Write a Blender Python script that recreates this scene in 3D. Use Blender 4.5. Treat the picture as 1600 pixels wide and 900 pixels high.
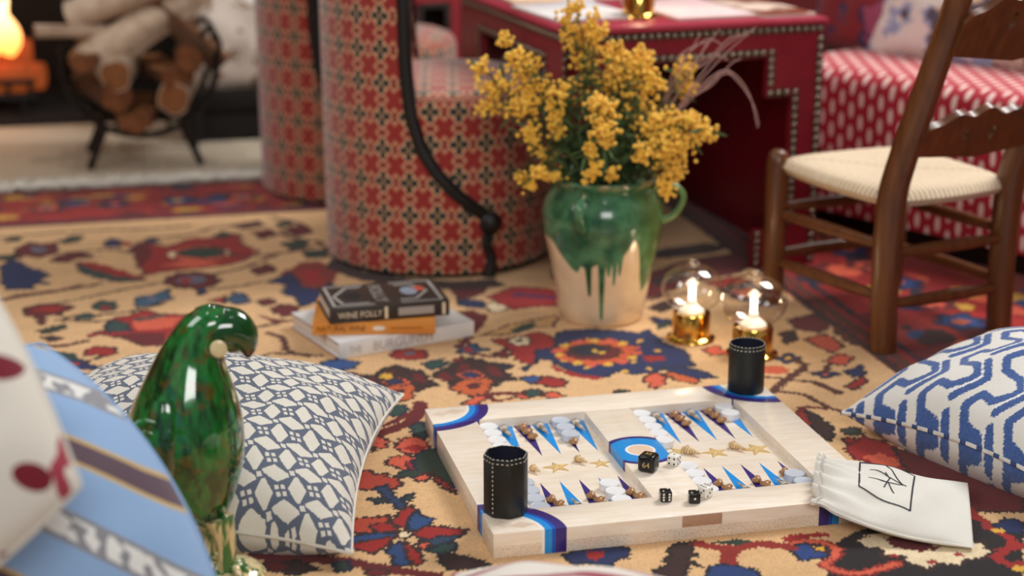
import bpy, bmesh, math, random
import numpy as np
from mathutils import Vector, Matrix

# ------------------------------------------------------------------ scene, camera, light
for o in list(bpy.data.objects): bpy.data.objects.remove(o)
S = bpy.context.scene
COL = S.collection
PITCH = math.radians(16.37); CAMZ = 1.037; FPX = 2740.0
cd = bpy.data.cameras.new('camera'); cam = bpy.data.objects.new('camera', cd); COL.objects.link(cam)
cam.location = (0, 0, CAMZ); cam.rotation_euler = (math.pi/2 - PITCH, 0, 0)
cd.sensor_width = 36; cd.lens = FPX/1600*36; cd.clip_start = .05
cd.dof.use_dof = True; cd.dof.focus_distance = 2.62; cd.dof.aperture_fstop = 2.1; cd.dof.aperture_blades = 0
S.camera = cam
S.view_settings.view_transform = 'Standard'; S.view_settings.look = 'None'
S.view_settings.gamma = 1; S.view_settings.use_curve_mapping = False
S.view_settings.exposure = 0.36
W = bpy.data.worlds.new('world'); S.world = W; W.use_nodes = True
W.node_tree.nodes['Background'].inputs[0].default_value = (1.0, .98, .96, 1)
W.node_tree.nodes['Background'].inputs[1].default_value = .13

def area(name, loc, target, sx, sy, power, color):
    l = bpy.data.lights.new(name, 'AREA'); l.shape = 'RECTANGLE'; l.size = sx; l.size_y = sy
    l.energy = power; l.color = color
    o = bpy.data.objects.new(name, l); COL.objects.link(o); o.location = loc
    o.rotation_euler = (Vector(target)-Vector(loc)).to_track_quat('-Z', 'Y').to_euler()
    return o
area('window_light', (2.0, 4.3, 2.9), (.2, 2.8, 0), 1.3, 1.3, 88, (1, .99, .97))
area('fill_light_side', (-2.6, 1.6, 2.6), (-.2, 3.0, 0), 1.3, 1.5, 24, (1, .99, .97))  # weaker unseen fill added from the left, not a window
area('fill_light_front', (.5, -1.2, 2.2), (.1, 3.2, .2), 1.6, 1.2, 50, (1, .98, .95))  # fill added behind the camera to brighten front faces
def add_point_light(loc, power, r=.03, col=(1, .94, .87)):  # unseen point lights added overhead for glints and a brighter hearth
    l = bpy.data.lights.new('added_point_light', 'POINT'); l.energy = power; l.shadow_soft_size = r; l.color = col
    o = bpy.data.objects.new('added_point_light', l); COL.objects.link(o); o.location = loc
for p in [(-.9, 2.2, 2.5), (.3, 1.6, 2.6), (.9, 3.0, 2.5), (-.4, 4.0, 2.5), (.6, 4.8, 2.5), (-1.0, 4.4, 2.3)]:
    add_point_light(p, 16 if p[0] < -.95 else 5)

# ------------------------------------------------------------------ helpers
FWD = np.array([0, math.cos(PITCH), -math.sin(PITCH)]); UPV = np.array([0, math.sin(PITCH), math.cos(PITCH)])
def at(x, y, z=0.0):
    """a point of the photograph (1600x900) -> the place in the room at height z"""
    d = FWD + np.array([(x-800)/FPX, 0, 0]) + (450-y)/FPX*UPV
    t = (z-CAMZ)/d[2]
    return np.array([t*d[0], t*d[1], z])

def lin(r, g, b):
    f = lambda c: (c/255/12.92 if c/255 <= .04045 else ((c/255+.055)/1.055)**2.4)
    return (f(r), f(g), f(b))

class X:                                    # tiny expression -> shader node compiler
    nt = None
    def __init__(s, v): s.v = v
    @staticmethod
    def m(op, *a, clamp=False):
        n = X.nt.nodes.new('ShaderNodeMath'); n.operation = op; n.use_clamp = clamp
        for i, q in enumerate(a):
            q = q.v if isinstance(q, X) else q
            if isinstance(q, (int, float)): n.inputs[i].default_value = q
            else: X.nt.links.new(q, n.inputs[i])
        return X(n.outputs[0])
    def __add__(s, o): return X.m('ADD', s, o)
    __radd__ = __add__
    def __sub__(s, o): return X.m('SUBTRACT', s, o)
    def __rsub__(s, o): return X.m('SUBTRACT', o, s)
    def __mul__(s, o): return X.m('MULTIPLY', s, o)
    __rmul__ = __mul__
    def __truediv__(s, o): return X.m('DIVIDE', s, o)
    def __lt__(s, o): return X.m('LESS_THAN', s, o)
    def __gt__(s, o): return X.m('GREATER_THAN', s, o)
def xabs(a): return X.m('ABSOLUTE', a)
def xfl(a): return X.m('FLOOR', a)
def xfr(a): return X.m('FRACT', a)
def xmax(a, b): return X.m('MAXIMUM', a, b)
def xmin(a, b): return X.m('MINIMUM', a, b)
def xsq(a): return X.m('SQRT', a)
def xmod2(a): return X.m('FLOORED_MODULO', a, 2.0)
def xsin(a): return X.m('SINE', a)
def smooth(a, lo, hi):
    n = X.nt.nodes.new('ShaderNodeMapRange'); n.interpolation_type = 'SMOOTHSTEP'
    X.nt.links.new(a.v, n.inputs[0]); n.inputs[1].default_value = lo; n.inputs[2].default_value = hi
    return X(n.outputs[0])
def coord(kind='Object'):
    n = X.nt.nodes.new('ShaderNodeTexCoord'); s = X.nt.nodes.new('ShaderNodeSeparateXYZ')
    X.nt.links.new(n.outputs[kind], s.inputs[0])
    return X(s.outputs[0]), X(s.outputs[1]), X(s.outputs[2])
def comb(x, y, z):
    n = X.nt.nodes.new('ShaderNodeCombineXYZ')
    for i, q in enumerate((x, y, z)):
        if isinstance(q, X): X.nt.links.new(q.v, n.inputs[i])
        else: n.inputs[i].default_value = q
    return n.outputs[0]
def noise(vec=None, scale=10, detail=3, rough=.5, kind='Object'):
    n = X.nt.nodes.new('ShaderNodeTexNoise'); n.inputs['Scale'].default_value = scale
    n.inputs['Detail'].default_value = detail; n.inputs['Roughness'].default_value = rough
    if vec is None:
        t = X.nt.nodes.new('ShaderNodeTexCoord'); vec = t.outputs[kind]
    X.nt.links.new(vec, n.inputs['Vector'])
    return X(n.outputs['Fac'])
def mixc(f, a, b):
    n = X.nt.nodes.new('ShaderNodeMix'); n.data_type = 'RGBA'
    for k, q in ((0, f), (6, a), (7, b)):
        if isinstance(q, X): X.nt.links.new(q.v, n.inputs[k])
        elif isinstance(q, (int, float)): n.inputs[k].default_value = q
        elif isinstance(q, tuple): n.inputs[k].default_value = (*q[:3], 1)
        else: X.nt.links.new(q, n.inputs[k])
    return n.outputs[2]
def scalec(c, f):
    n = X.nt.nodes.new('ShaderNodeMix'); n.data_type = 'RGBA'; n.blend_type = 'MULTIPLY'; n.inputs[0].default_value = 1
    X.nt.links.new(c, n.inputs[6])
    if isinstance(f, X):
        X.nt.links.new(comb(f, f, f), n.inputs[7])
    return n.outputs[2]
MATS = {}
def newmat(name, fn=None, rough=.6, metal=0, coat=0, spec=.5, sheen=0, emit=None, estr=0, bump=None, base=None, trans=0, ior=1.45):
    if name in MATS: return MATS[name]
    m = bpy.data.materials.new(name); m.use_nodes = True; X.nt = m.node_tree
    b = m.node_tree.nodes['Principled BSDF']
    b.inputs['Roughness'].default_value = rough; b.inputs['Metallic'].default_value = metal
    b.inputs['Coat Weight'].default_value = coat; b.inputs['Coat Roughness'].default_value = .05
    b.inputs['Specular IOR Level'].default_value = spec; b.inputs['Sheen Weight'].default_value = sheen
    b.inputs['Transmission Weight'].default_value = trans; b.inputs['IOR'].default_value = ior
    if base: b.inputs['Base Color'].default_value = (*base, 1)
    if fn:
        c = fn()
        if c is not None: m.node_tree.links.new(c, b.inputs['Base Color'])
    if emit:
        b.inputs['Emission Color'].default_value = (*emit, 1); b.inputs['Emission Strength'].default_value = estr
    if bump:
        sc, st, di = bump[:3]
        n = m.node_tree.nodes.new('ShaderNodeBump'); n.inputs['Strength'].default_value = st; n.inputs['Distance'].default_value = di
        h = noise(scale=sc, detail=3)
        m.node_tree.links.new(h.v, n.inputs['Height']); m.node_tree.links.new(n.outputs[0], b.inputs['Normal'])
    MATS[name] = m
    return m
def plain(name, c, rough=.6, var=.18, scale=30, **k):
    """colour with a little uneven grain"""
    def fn():
        n = noise(scale=scale, detail=4)
        return mixc(n, tuple(q*(1-var) for q in c), tuple(min(1, q*(1+var)) for q in c))
    return newmat(name, fn, rough=rough, **k)

def link(o, parent=None):
    COL.objects.link(o)
    if parent is not None: o.parent = parent
    return o
def mesh(name, verts, faces, mat, parent=None, smooth=True, uv=None, col=None, loc=None, rot=None):
    me = bpy.data.meshes.new(name)
    verts = np.asarray(verts, dtype=np.float64)
    if isinstance(faces, np.ndarray):
        nf, k = faces.shape
        me.vertices.add(len(verts)); me.vertices.foreach_set('co', verts.ravel())
        me.loops.add(nf*k); me.loops.foreach_set('vertex_index', faces.ravel().astype(np.int32))
        me.polygons.add(nf); me.polygons.foreach_set('loop_start', np.arange(0, nf*k, k, dtype=np.int32))
        me.update(calc_edges=True); me.validate()
    else:
        me.from_pydata([tuple(v) for v in verts], [], faces)
    if smooth: me.polygons.foreach_set('use_smooth', [True]*len(me.polygons))
    if uv is not None:
        l = me.uv_layers.new(name='UVMap'); vi = np.zeros(len(me.loops), dtype=np.int32); me.loops.foreach_get('vertex_index', vi)
        l.data.foreach_set('uv', np.asarray(uv, dtype=np.float32)[vi].ravel())
    if col is not None:
        a = me.color_attributes.new('Col', 'FLOAT_COLOR', 'POINT')
        c4 = np.ones((len(verts), 4), dtype=np.float32); c4[:, :3] = col
        a.data.foreach_set('color', c4.ravel())
    if mat is not None: me.materials.append(mat)
    o = bpy.data.objects.new(name, me); link(o, parent)
    if loc is not None: o.location = loc
    if rot is not None: o.rotation_euler = rot
    me.update()
    return o
def gridfaces(nu, nv, wrap=False, off=0, flip=False):
    """verts laid out [v][u]"""
    i = np.arange(nu if wrap else nu-1); j = np.arange(nv-1)
    I, J = np.meshgrid(i, j); I2 = (I+1) % nu
    f = np.stack([J*nu+I, J*nu+I2, (J+1)*nu+I2, (J+1)*nu+I], -1).reshape(-1, 4)+off
    return f[:, ::-1] if flip else f
def fix_normals(o):
    bm = bmesh.new(); bm.from_mesh(o.data); bmesh.ops.recalc_face_normals(bm, faces=bm.faces); bm.to_mesh(o.data); bm.free()
    return o
def autosmooth(o, ang=35):
    me = o.data; bm = bmesh.new(); bm.from_mesh(me)
    for e in bm.edges:
        if len(e.link_faces) == 2 and e.calc_face_angle() > math.radians(ang): e.smooth = False
    for f in bm.faces: f.smooth = True
    bm.to_mesh(me); bm.free(); return o
def lathe(name, prof, mat, parent=None, seg=32, loc=None, ang=30, sx=1, sy=1):
    v = []; n = len(prof)
    for r, z in prof:
        for k in range(seg):
            a = 2*math.pi*k/seg; v.append((r*sx*math.cos(a), r*sy*math.sin(a), z))
    f = [tuple(q) for q in gridfaces(seg, n, wrap=True)]
    if prof[0][0] > 1e-5: f.append(tuple(range(seg-1, -1, -1)))
    if prof[-1][0] > 1e-5: f.append(tuple(range((n-1)*seg, n*seg)))
    o = mesh(name, v, f, mat, parent, loc=loc)
    return autosmooth(o, ang)
def tube_geo(path, rad, seg=8, flat=1.0):
    P = [Vector(p) for p in path]; n = len(P)
    if not hasattr(rad, '__len__'): rad = [rad]*n
    T = [(P[min(i+1, n-1)]-P[max(i-1, 0)]).normalized() for i in range(n)]
    up = Vector((0, 0, 1)) if abs(T[0].z) < .9 else Vector((1, 0, 0))
    N = (up-T[0]*up.dot(T[0])).normalized(); v = []
    for i in range(n):
        N = (N-T[i]*N.dot(T[i]));
        N = N.normalized() if N.length > 1e-6 else Vector((1, 0, 0))
        B = T[i].cross(N)
        for k in range(seg):
            a = 2*math.pi*k/seg
            v.append(tuple(P[i]+(N*math.cos(a)*flat+B*math.sin(a))*rad[i]))
    f = [tuple(int(x) for x in q) for q in gridfaces(seg, n, wrap=True)]
    f.append(tuple(range(seg-1, -1, -1))); f.append(tuple(range((n-1)*seg, n*seg)))
    return v, f
def tube(name, path, rad, mat, parent=None, seg=8, flat=1.0, loc=None):
    v, f = tube_geo(path, rad, seg, flat)
    return autosmooth(mesh(name, v, f, mat, parent, loc=loc), 60)
def joinparts(name, geos, mat, parent=None, smooth=True, loc=None):
    V = []; F = []
    for v, f in geos:
        o = len(V); V += list(v); F += [tuple(i+o for i in q) for q in f]
    return mesh(name, V, F, mat, parent, smooth, loc=loc)
def box(name, lo, hi, mat, parent=None, bevel=.002, seg=2, loc=None, rot=None):
    bm = bmesh.new(); bmesh.ops.create_cube(bm, size=1)
    lo = Vector(lo); hi = Vector(hi); c = (lo+hi)/2; d = hi-lo
    for v in bm.verts: v.co = Vector((v.co.x*d.x, v.co.y*d.y, v.co.z*d.z))+c
    if bevel: bmesh.ops.bevel(bm, geom=list(bm.edges), offset=bevel, segments=seg, affect='EDGES', profile=.5)
    me = bpy.data.meshes.new(name); bm.to_mesh(me); bm.free(); me.materials.append(mat)
    o = bpy.data.objects.new(name, me); link(o, parent)
    if loc is not None: o.location = loc
    if rot is not None: o.rotation_euler = rot
    return autosmooth(o, 40)
def prism(name, pts, z0, z1, mat, parent=None, frame=None, bevel=0, loc=None):
    """polygon pts (2d) extruded z0..z1; frame = (origin, xdir, ydir, zdir) to place it"""
    n = len(pts); v = [(p[0], p[1], z0) for p in pts]+[(p[0], p[1], z1) for p in pts]
    if frame:
        O, A, B, C_ = [Vector(q) for q in frame]; v = [tuple(O+A*p[0]+B*p[1]+C_*p[2]) for p in v]
    f = [tuple(range(n-1, -1, -1)), tuple(range(n, 2*n))]+[(i, (i+1) % n, n+(i+1) % n, n+i) for i in range(n)]
    o = mesh(name, v, f, mat, parent, smooth=False, loc=loc); fix_normals(o)
    if bevel:
        bm = bmesh.new(); bm.from_mesh(o.data)
        bmesh.ops.bevel(bm, geom=list(bm.edges), offset=bevel, segments=1, affect='EDGES'); bm.to_mesh(o.data); bm.free()
    return o
def ico(r=1.0, sub=1, sz=(1, 1, 1)):
    bm = bmesh.new(); bmesh.ops.create_icosphere(bm, subdivisions=sub, radius=r)
    v = [(q.co.x*sz[0], q.co.y*sz[1], q.co.z*sz[2]) for q in bm.verts]; bm.verts.index_update()
    f = [tuple(q.index for q in fa.verts) for fa in bm.faces]; bm.free(); return v, f
def ball(name, c, r, mat, parent=None, sz=(1, 1, 1), sub=3):
    v, f = ico(r, sub, sz); return mesh(name, [(p[0]+c[0], p[1]+c[1], p[2]+c[2]) for p in v], f, mat, parent)
def thing(name, label, cat, loc=(0, 0, 0), rz=0, group=None, rot=None):
    o = bpy.data.objects.new(name, None); COL.objects.link(o); o.empty_display_size = .02
    o.location = loc; o.rotation_euler = rot if rot else (0, 0, rz)
    return tag(o, label, cat, group)
def tag(o, label, cat, group=None):
    o['label'] = label; o['category'] = cat
    if group: o['group'] = group
    return o
def struct(o):
    o['kind'] = 'structure'; return o
def inst(src, parent, loc, rot=None, scale=None, name=None):
    o = bpy.data.objects.new(name or src.name.split('.')[0], src if isinstance(src, bpy.types.Mesh) else src.data)
    link(o, parent); o.location = loc
    if rot: o.rotation_euler = rot
    if scale: o.scale = scale
    return o
def copy_tree(o, parent=None):
    c = o.copy(); COL.objects.link(c); c.parent = parent
    for ch in list(o.children): copy_tree(ch, c)
    return c
def tmpmesh(name, v, f, mat, smooth=True):
    me = bpy.data.meshes.new(name); me.from_pydata([tuple(q) for q in v], [], [tuple(int(i) for i in q) for q in f]); me.materials.append(mat)
    if smooth: me.polygons.foreach_set('use_smooth', [True]*len(me.polygons))
    return me
def text(name, body, size, mat, parent, M, extrude=.0002, align='LEFT', xs=1.0, spacing=1.0):
    cu = bpy.data.curves.new(name, 'FONT'); cu.body = body; cu.size = size; cu.extrude = extrude; cu.align_x = align; cu.space_character = spacing
    cu.resolution_u = 3
    t = bpy.data.objects.new(name, cu); COL.objects.link(t)
    bpy.context.view_layer.update()
    me = bpy.data.meshes.new_from_object(t.evaluated_get(bpy.context.evaluated_depsgraph_get()))
    bpy.data.objects.remove(t); me.name = name; me.materials.clear(); me.materials.append(mat)
    me.transform(Matrix.Diagonal((xs, 1, 1, 1))); me.transform(M)
    o = bpy.data.objects.new(name, me); link(o, parent); return o
def frame_matrix(o, x, y):
    x = Vector(x).normalized(); y = Vector(y); y = (y-x*y.dot(x)).normalized(); z = x.cross(y)
    M = Matrix.Identity(4)
    for i in range(3): M[i][0] = x[i]; M[i][1] = y[i]; M[i][2] = z[i]; M[i][3] = o[i]
    return M
def bez(p, n=12):
    """Catmull-Rom through points"""
    P = [np.array(q, float) for q in p]; P = [2*P[0]-P[1]]+P+[2*P[-1]-P[-2]]; out = []
    for i in range(1, len(P)-2):
        for k in range(n):
            t = k/n
            out.append(.5*((2*P[i])+(-P[i-1]+P[i+1])*t+(2*P[i-1]-5*P[i]+4*P[i+1]-P[i+2])*t*t+(-P[i-1]+3*P[i]-3*P[i+1]+P[i+2])*t**3))
    out.append(P[-2]); return out
random.seed(7); RNG = np.random.default_rng(7)
A13 = math.radians(13.4); UU = np.array([math.cos(A13), math.sin(A13)]); VV = np.array([-math.sin(A13), math.cos(A13)])
def uvof(p): return np.array([p[0]*UU[0]+p[1]*UU[1], p[0]*VV[0]+p[1]*VV[1]])

# ------------------------------------------------------------------ setting
m_floor = newmat('floor_boards', lambda: mixc(noise(scale=9, detail=5), lin(52, 30, 20), lin(92, 58, 36)), rough=.45)
m_stone = plain('hearth_stone', lin(200, 186, 164), rough=.7, var=.14, scale=7)
m_soot = plain('soot_black', lin(26, 21, 19), rough=.9, var=.4, scale=20)
m_wall = plain('plaster_wall', lin(122, 44, 42), rough=.85, var=.08, scale=6)
struct(box('floor', (-4, -.5, -.06), (4.2, 7.2, -.008), m_floor, bevel=0))
struct(box('wall_back', (-4, 7.0, -.06), (4.2, 7.1, 2.8), m_wall, bevel=0))
struct(box('wall_left', (-4.1, -.5, -.06), (-4.0, 7.1, 2.8), m_wall, bevel=0))
struct(box('wall_right', (4.2, -.5, -.06), (4.3, 7.1, 2.8), m_wall, bevel=0))
# ------------------------------------------------------------------ rug
FARV = 4.585; BORV = 4.205; BORU = 1.365
us = np.concatenate([np.arange(-1.3, -.35, .009), np.arange(-.35, 1.38, .003), np.arange(1.38, 2.5, .0065)])
vs = np.concatenate([np.arange(1.5, 1.9, .012), np.arange(1.9, 2.95, .0045), np.arange(2.95, FARV, .0065), [FARV]])
GU, GV = np.meshgrid(us, vs)
JU = GU+RNG.uniform(-.0022, .0022, GU.shape); JV = GV+RNG.uniform(-.003, .003, GV.shape)
row_ = np.repeat(RNG.uniform(-1, 1, (len(vs)//2+1, 40)), 2, axis=0)[:len(vs)]; ci = np.linspace(0, 39, len(us)); c0 = ci.astype(int).clip(0, 38)
JU = JU+np.interp(vs, [1.9, 2.8, 4.0], [.0028, .0045, .007])[:, None]*(row_[:, c0]*(1-(ci-c0))+row_[:, c0+1]*(ci-c0))
BEI = np.array(lin(214, 172, 124)); RED = np.array(lin(150, 30, 27)); MAR = np.array(lin(98, 22, 26)); NAV = np.array(lin(27, 40, 84))
DNV = np.array(lin(26, 30, 48)); ORG = np.array(lin(190, 88, 44)); SAL = np.array(lin(206, 88, 62)); TEA = np.array(lin(38, 66, 62))
GRN = np.array(lin(36, 54, 42)); BRN = np.array(lin(84, 44, 32)); DBR = np.array(lin(52, 28, 26)); YEL = np.array(lin(216, 166, 62))
BLK = np.array(lin(28, 20, 22)); CRE = np.array(lin(226, 205, 168)); GRY = np.array(lin(96, 96, 112)); BLU = np.array(lin(40, 74, 128)); OUT = np.array(lin(58, 30, 28))
C = np.empty(GU.shape+(3,)); C[:] = BEI
def sl(umin, umax, vmin, vmax):
    a, b = np.searchsorted(us, [umin, umax]); c, d = np.searchsorted(vs, [vmin, vmax]); return slice(c, d), slice(a, b)
def seg_dist(x, y, p, q):
    d = q-p; L = d@d+1e-12; t = np.clip(((x-p[0])*d[0]+(y-p[1])*d[1])/L, 0, 1)
    return np.hypot(x-p[0]-t*d[0], y-p[1]-t*d[1])
def polyuv(P, col, out=None, ow=.0032):
    P = np.asarray(P); s = sl(P[:, 0].min()-.01, P[:, 0].max()+.01, P[:, 1].min()-.01, P[:, 1].max()+.01)
    x = JU[s]; y = JV[s]
    if x.size == 0: return
    ins = np.zeros(x.shape, bool); dist = np.full(x.shape, 9.)
    for i in range(len(P)):
        p, q = P[i], P[(i+1) % len(P)]
        c = (p[1] > y) != (q[1] > y)
        with np.errstate(divide='ignore', invalid='ignore'):
            ins ^= c & (x < (q[0]-p[0])*(y-p[1])/(q[1]-p[1]+1e-15)+p[0])
        if out is not None: dist = np.minimum(dist, seg_dist(x, y, p, q))
    v = C[s]
    v[ins] = col
    if out is not None: v[dist < ow] = out
def pp(pts, col, out=OUT, ow=.0032):
    polyuv([uvof(at(x, y)) for x, y in pts], np.asarray(col), out, ow)
def ln(pts, col, w, z=0):
    Q = [uvof(at(x, y)) for x, y in pts]
    Q = bez(Q, 6) if len(Q) > 2 else Q
    lineuv(Q, col, w)
def lineuv(Q, col, w):
    w = max(w*1.25, .011)
    for p, q in zip(Q[:-1], Q[1:]):
        p = np.asarray(p); q = np.asarray(q)
        s = sl(min(p[0], q[0])-w, max(p[0], q[0])+w, min(p[1], q[1])-w, max(p[1], q[1])+w)
        if JU[s].size: C[s][seg_dist(JU[s], JV[s], p, q) < w/2] = col
def ell(x, y, rx, ry, col, out=None, lob=0, amp=.25, ow=.0032):
    """ellipse / lobed rosette given by its size in the photograph"""
    n = 16 if not lob else lob*6
    pts = []
    for k in range(n):
        a = 2*math.pi*k/n; r = 1 if not lob else 1-amp*(.5-.5*math.cos(lob*a))
        pts.append((x+rx*r*math.cos(a), y+ry*r*math.sin(a)))
    pp(pts, col, out, ow)
def rosette(u, v, R, cols, lob=7, ph=0):
    for k, c in enumerate(cols):
        r0 = R*(1-k/len(cols)); n = lob*6
        polyuv([(u+r0*(1-.28*(.5-.5*math.cos(lob*a)))*math.cos(a+ph), v+r0*(1-.28*(.5-.5*math.cos(lob*a)))*math.sin(a+ph)) for a in [2*math.pi*i/n for i in range(n)]], np.asarray(c), OUT if k == 0 else None)
def leafuv(u, v, L, w, ang, c1, c2):
    n = 9; d = np.array([math.cos(ang), math.sin(ang)]); e = np.array([-d[1], d[0]]); o = np.array([u, v])
    up = [o+d*L*t+e*w*math.sin(math.pi*t)**.8*(1 if i % 2 else .75) for i, t in enumerate(np.linspace(0, 1, n))]
    lo = [o+d*L*t-e*w*math.sin(math.pi*t)**.8*(1 if i % 2 else .75) for i, t in enumerate(np.linspace(1, 0, n))]
    polyuv(up+lo[1:-1], np.asarray(c1), OUT)
    polyuv([o+d*L*t for t in np.linspace(0, 1, n)]+lo[1:-1], np.asarray(c2), None)
# --- filler motifs where the photograph does not look closely
rr = np.random.default_rng(3)
for k in range(46):
    u = rr.uniform(-1.25, 1.3); v = rr.uniform(1.55, 4.15)
    if -.3 < u < 1.36 and v > 1.98 and not (u < .75 and v > 3.75 and u > .32): continue
    t = k % 3
    if t == 0: rosette(u, v, rr.uniform(.05, .09), [[RED, NAV, ORG], [MAR, SAL, BLU], [NAV, RED, YEL]][k//3 % 3], ph=rr.uniform(0, 3))
    elif t == 1: leafuv(u, v, rr.uniform(.1, .18), .025, rr.uniform(0, 6.28), RED, TEA)
    else:
        a = rr.uniform(0, 6.28); lineuv(bez([(u, v), (u+.09*math.cos(a), v+.09*math.sin(a)), (u+.2*math.cos(a+.5), v+.2*math.sin(a+.5))], 6), BRN, .012)
# --- vines over the far left field
for pts, w in [([(20, 462), (120, 450), (185, 437), (225, 430)], .010), ([(40, 482), (110, 470), (180, 455), (245, 443), (270, 437)], .008), ([(0, 372), (60, 366), (150, 360), (230, 358), (300, 352)], .010),
               ([(0, 470), (40, 462), (90, 455), (122, 446)], .014), ([(90, 500), (150, 502), (190, 498)], .008), ([(60, 541), (100, 540), (131, 533)], .014), ([(150, 493), (200, 487), (240, 478), (262, 470)], .006),
               ([(85, 575), (130, 586), (195, 580)], .010), ([(135, 566), (150, 560), (165, 553)], .008), ([(300, 436), (350, 425), (390, 415), (430, 398)], .010), ([(400, 560), (430, 552), (500, 556)], .008), ([(395, 512), (420, 508), (460, 500)], .010),
               ([(330, 452), (370, 448), (410, 440)], .006), ([(230, 372), (290, 368), (340, 355), (400, 352)], .010), ([(100, 395), (180, 390), (205, 395)], .008), ([(420, 360), (460, 372), (500, 380), (510, 400)], .012)]:
    ln(pts, BRN if w > .009 else DBR, w)
P_ = pp
P_([(205, 392), (215, 378), (265, 385), (300, 372), (330, 372), (375, 365), (380, 382), (402, 392), (385, 405), (350, 415), (300, 420), (255, 425), (228, 430), (215, 415), (222, 402)], RED)
ell(313, 396, 48, 12, SAL, BRN); ell(315, 395, 38, 8, GRN, BLK); P_([(208, 392), (216, 380), (236, 384), (236, 404), (222, 416), (214, 412)], MAR, None)
P_([(250, 415), (300, 404), (345, 412), (300, 419)], SAL, None); ell(270, 398, 6, 5, CRE); ell(356, 394, 5, 4, CRE)
P_([(118, 410), (150, 412), (190, 425), (232, 438), (190, 440), (165, 436), (150, 434), (125, 424)], TEA, DBR); P_([(118, 409), (150, 410), (192, 423), (232, 437), (180, 431), (140, 419)], RED, None)
P_([(0, 415), (22, 404), (34, 412), (48, 418), (82, 430), (62, 438), (78, 444), (50, 444), (55, 452), (12, 453), (2, 440)], NAV, DNV)
P_([(22, 390), (35, 382), (50, 378), (62, 382), (88, 378), (92, 395), (62, 403), (40, 399), (30, 404)], MAR); ell(60, 390, 14, 5, GRY); P_([(75, 408), (90, 400), (130, 392), (149, 402), (120, 404), (108, 410)], MAR)
P_([(92, 376), (112, 368), (130, 369), (118, 378), (100, 381)], GRN); P_([(0, 400), (30, 396), (25, 404), (0, 408)], GRN); P_([(10, 372), (32, 370), (30, 377), (8, 378)], GRN)
P_([(160, 380), (178, 372), (198, 380), (185, 386), (168, 386)], NAV); P_([(186, 382), (196, 376), (208, 382), (200, 386)], RED, None); P_([(225, 376), (248, 371), (250, 379), (228, 380)], NAV)
P_([(330, 368), (350, 362), (370, 366), (350, 372)], GRN); P_([(395, 362), (420, 358), (430, 368), (410, 374)], MAR); P_([(440, 380), (475, 372), (480, 385), (455, 392)], GRN); P_([(440, 360), (470, 350), (490, 362), (465, 370)], MAR)
P_([(430, 350), (450, 345), (455, 352), (437, 356)], GRN); P_([(360, 352), (400, 345), (415, 352), (380, 358)], BRN); P_([(470, 392), (505, 390), (508, 402), (480, 404)], GRN)
ell(300, 438, 44, 14, MAR, DBR, 9, .12); ell(300, 437, 26, 7, GRY, MAR); ell(292, 438, 8, 4, RED)
P_([(305, 452), (318, 449), (324, 458), (312, 462)], NAV)
P_([(36, 482), (60, 476), (86, 474), (116, 480), (100, 488), (95, 493), (72, 492), (70, 507), (60, 507), (58, 495), (40, 494)], MAR, DBR); P_([(45, 484), (80, 478), (104, 481), (80, 488)], RED, None)
ell(165, 478, 21, 9, TEA, GRN, 7); ell(165, 481, 7, 4, RED); P_([(114, 494), (135, 489), (156, 494), (138, 499), (118, 499)], TEA); P_([(95, 495), (106, 494), (106, 502), (97, 503)], DBR, None)
P_([(210, 465), (228, 462), (240, 460), (262, 452), (268, 466), (252, 470), (245, 475), (212, 481)], np.array(lin(52, 84, 110)), DNV); P_([(228, 464), (240, 459), (242, 468), (232, 472)], GRY, None)
P_([(350, 470), (366, 456), (378, 458), (392, 472), (378, 476)], np.array(lin(50, 76, 104)), DNV)
P_([(165, 508), (178, 497), (205, 492), (222, 484), (250, 490), (290, 492), (300, 500), (280, 515), (262, 540), (225, 541), (200, 530), (166, 526)], RED); P_([(205, 505), (222, 494), (285, 496), (265, 512), (215, 516)], SAL, None); P_([(165, 510), (178, 500), (198, 504), (204, 517), (170, 518)], TEA, DNV)
P_([(170, 524), (210, 520), (255, 520), (262, 538), (228, 540), (200, 530)], MAR, None); P_([(208, 498), (250, 491), (262, 494), (220, 502)], TEA, None); P_([(135, 523), (165, 516), (168, 521), (138, 527)], RED)
P_([(130, 548), (150, 541), (168, 542), (184, 543), (183, 552), (165, 557), (150, 554), (132, 556)], RED); P_([(55, 517), (85, 510), (104, 507), (100, 514), (70, 522)], GRN, BLK); P_([(60, 527), (80, 525), (97, 529), (78, 534)], DBR)
P_([(62, 549), (90, 551), (112, 553), (125, 562), (150, 573), (184, 568), (150, 578), (100, 576), (80, 562)], NAV, DNV); P_([(66, 550), (112, 554), (124, 563), (95, 562)], TEA, None); ell(118, 569, 9, 3, RED)
P_([(194, 577), (215, 567), (240, 555), (250, 560), (225, 575), (202, 584)], NAV); P_([(200, 558), (215, 555), (235, 560), (222, 566)], RED); P_([(118, 586), (150, 588), (168, 596), (140, 596)], RED)
P_([(270, 552), (290, 548), (320, 552), (300, 560)], TEA); P_([(95, 595), (130, 592), (140, 602), (100, 606)], RED)
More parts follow.
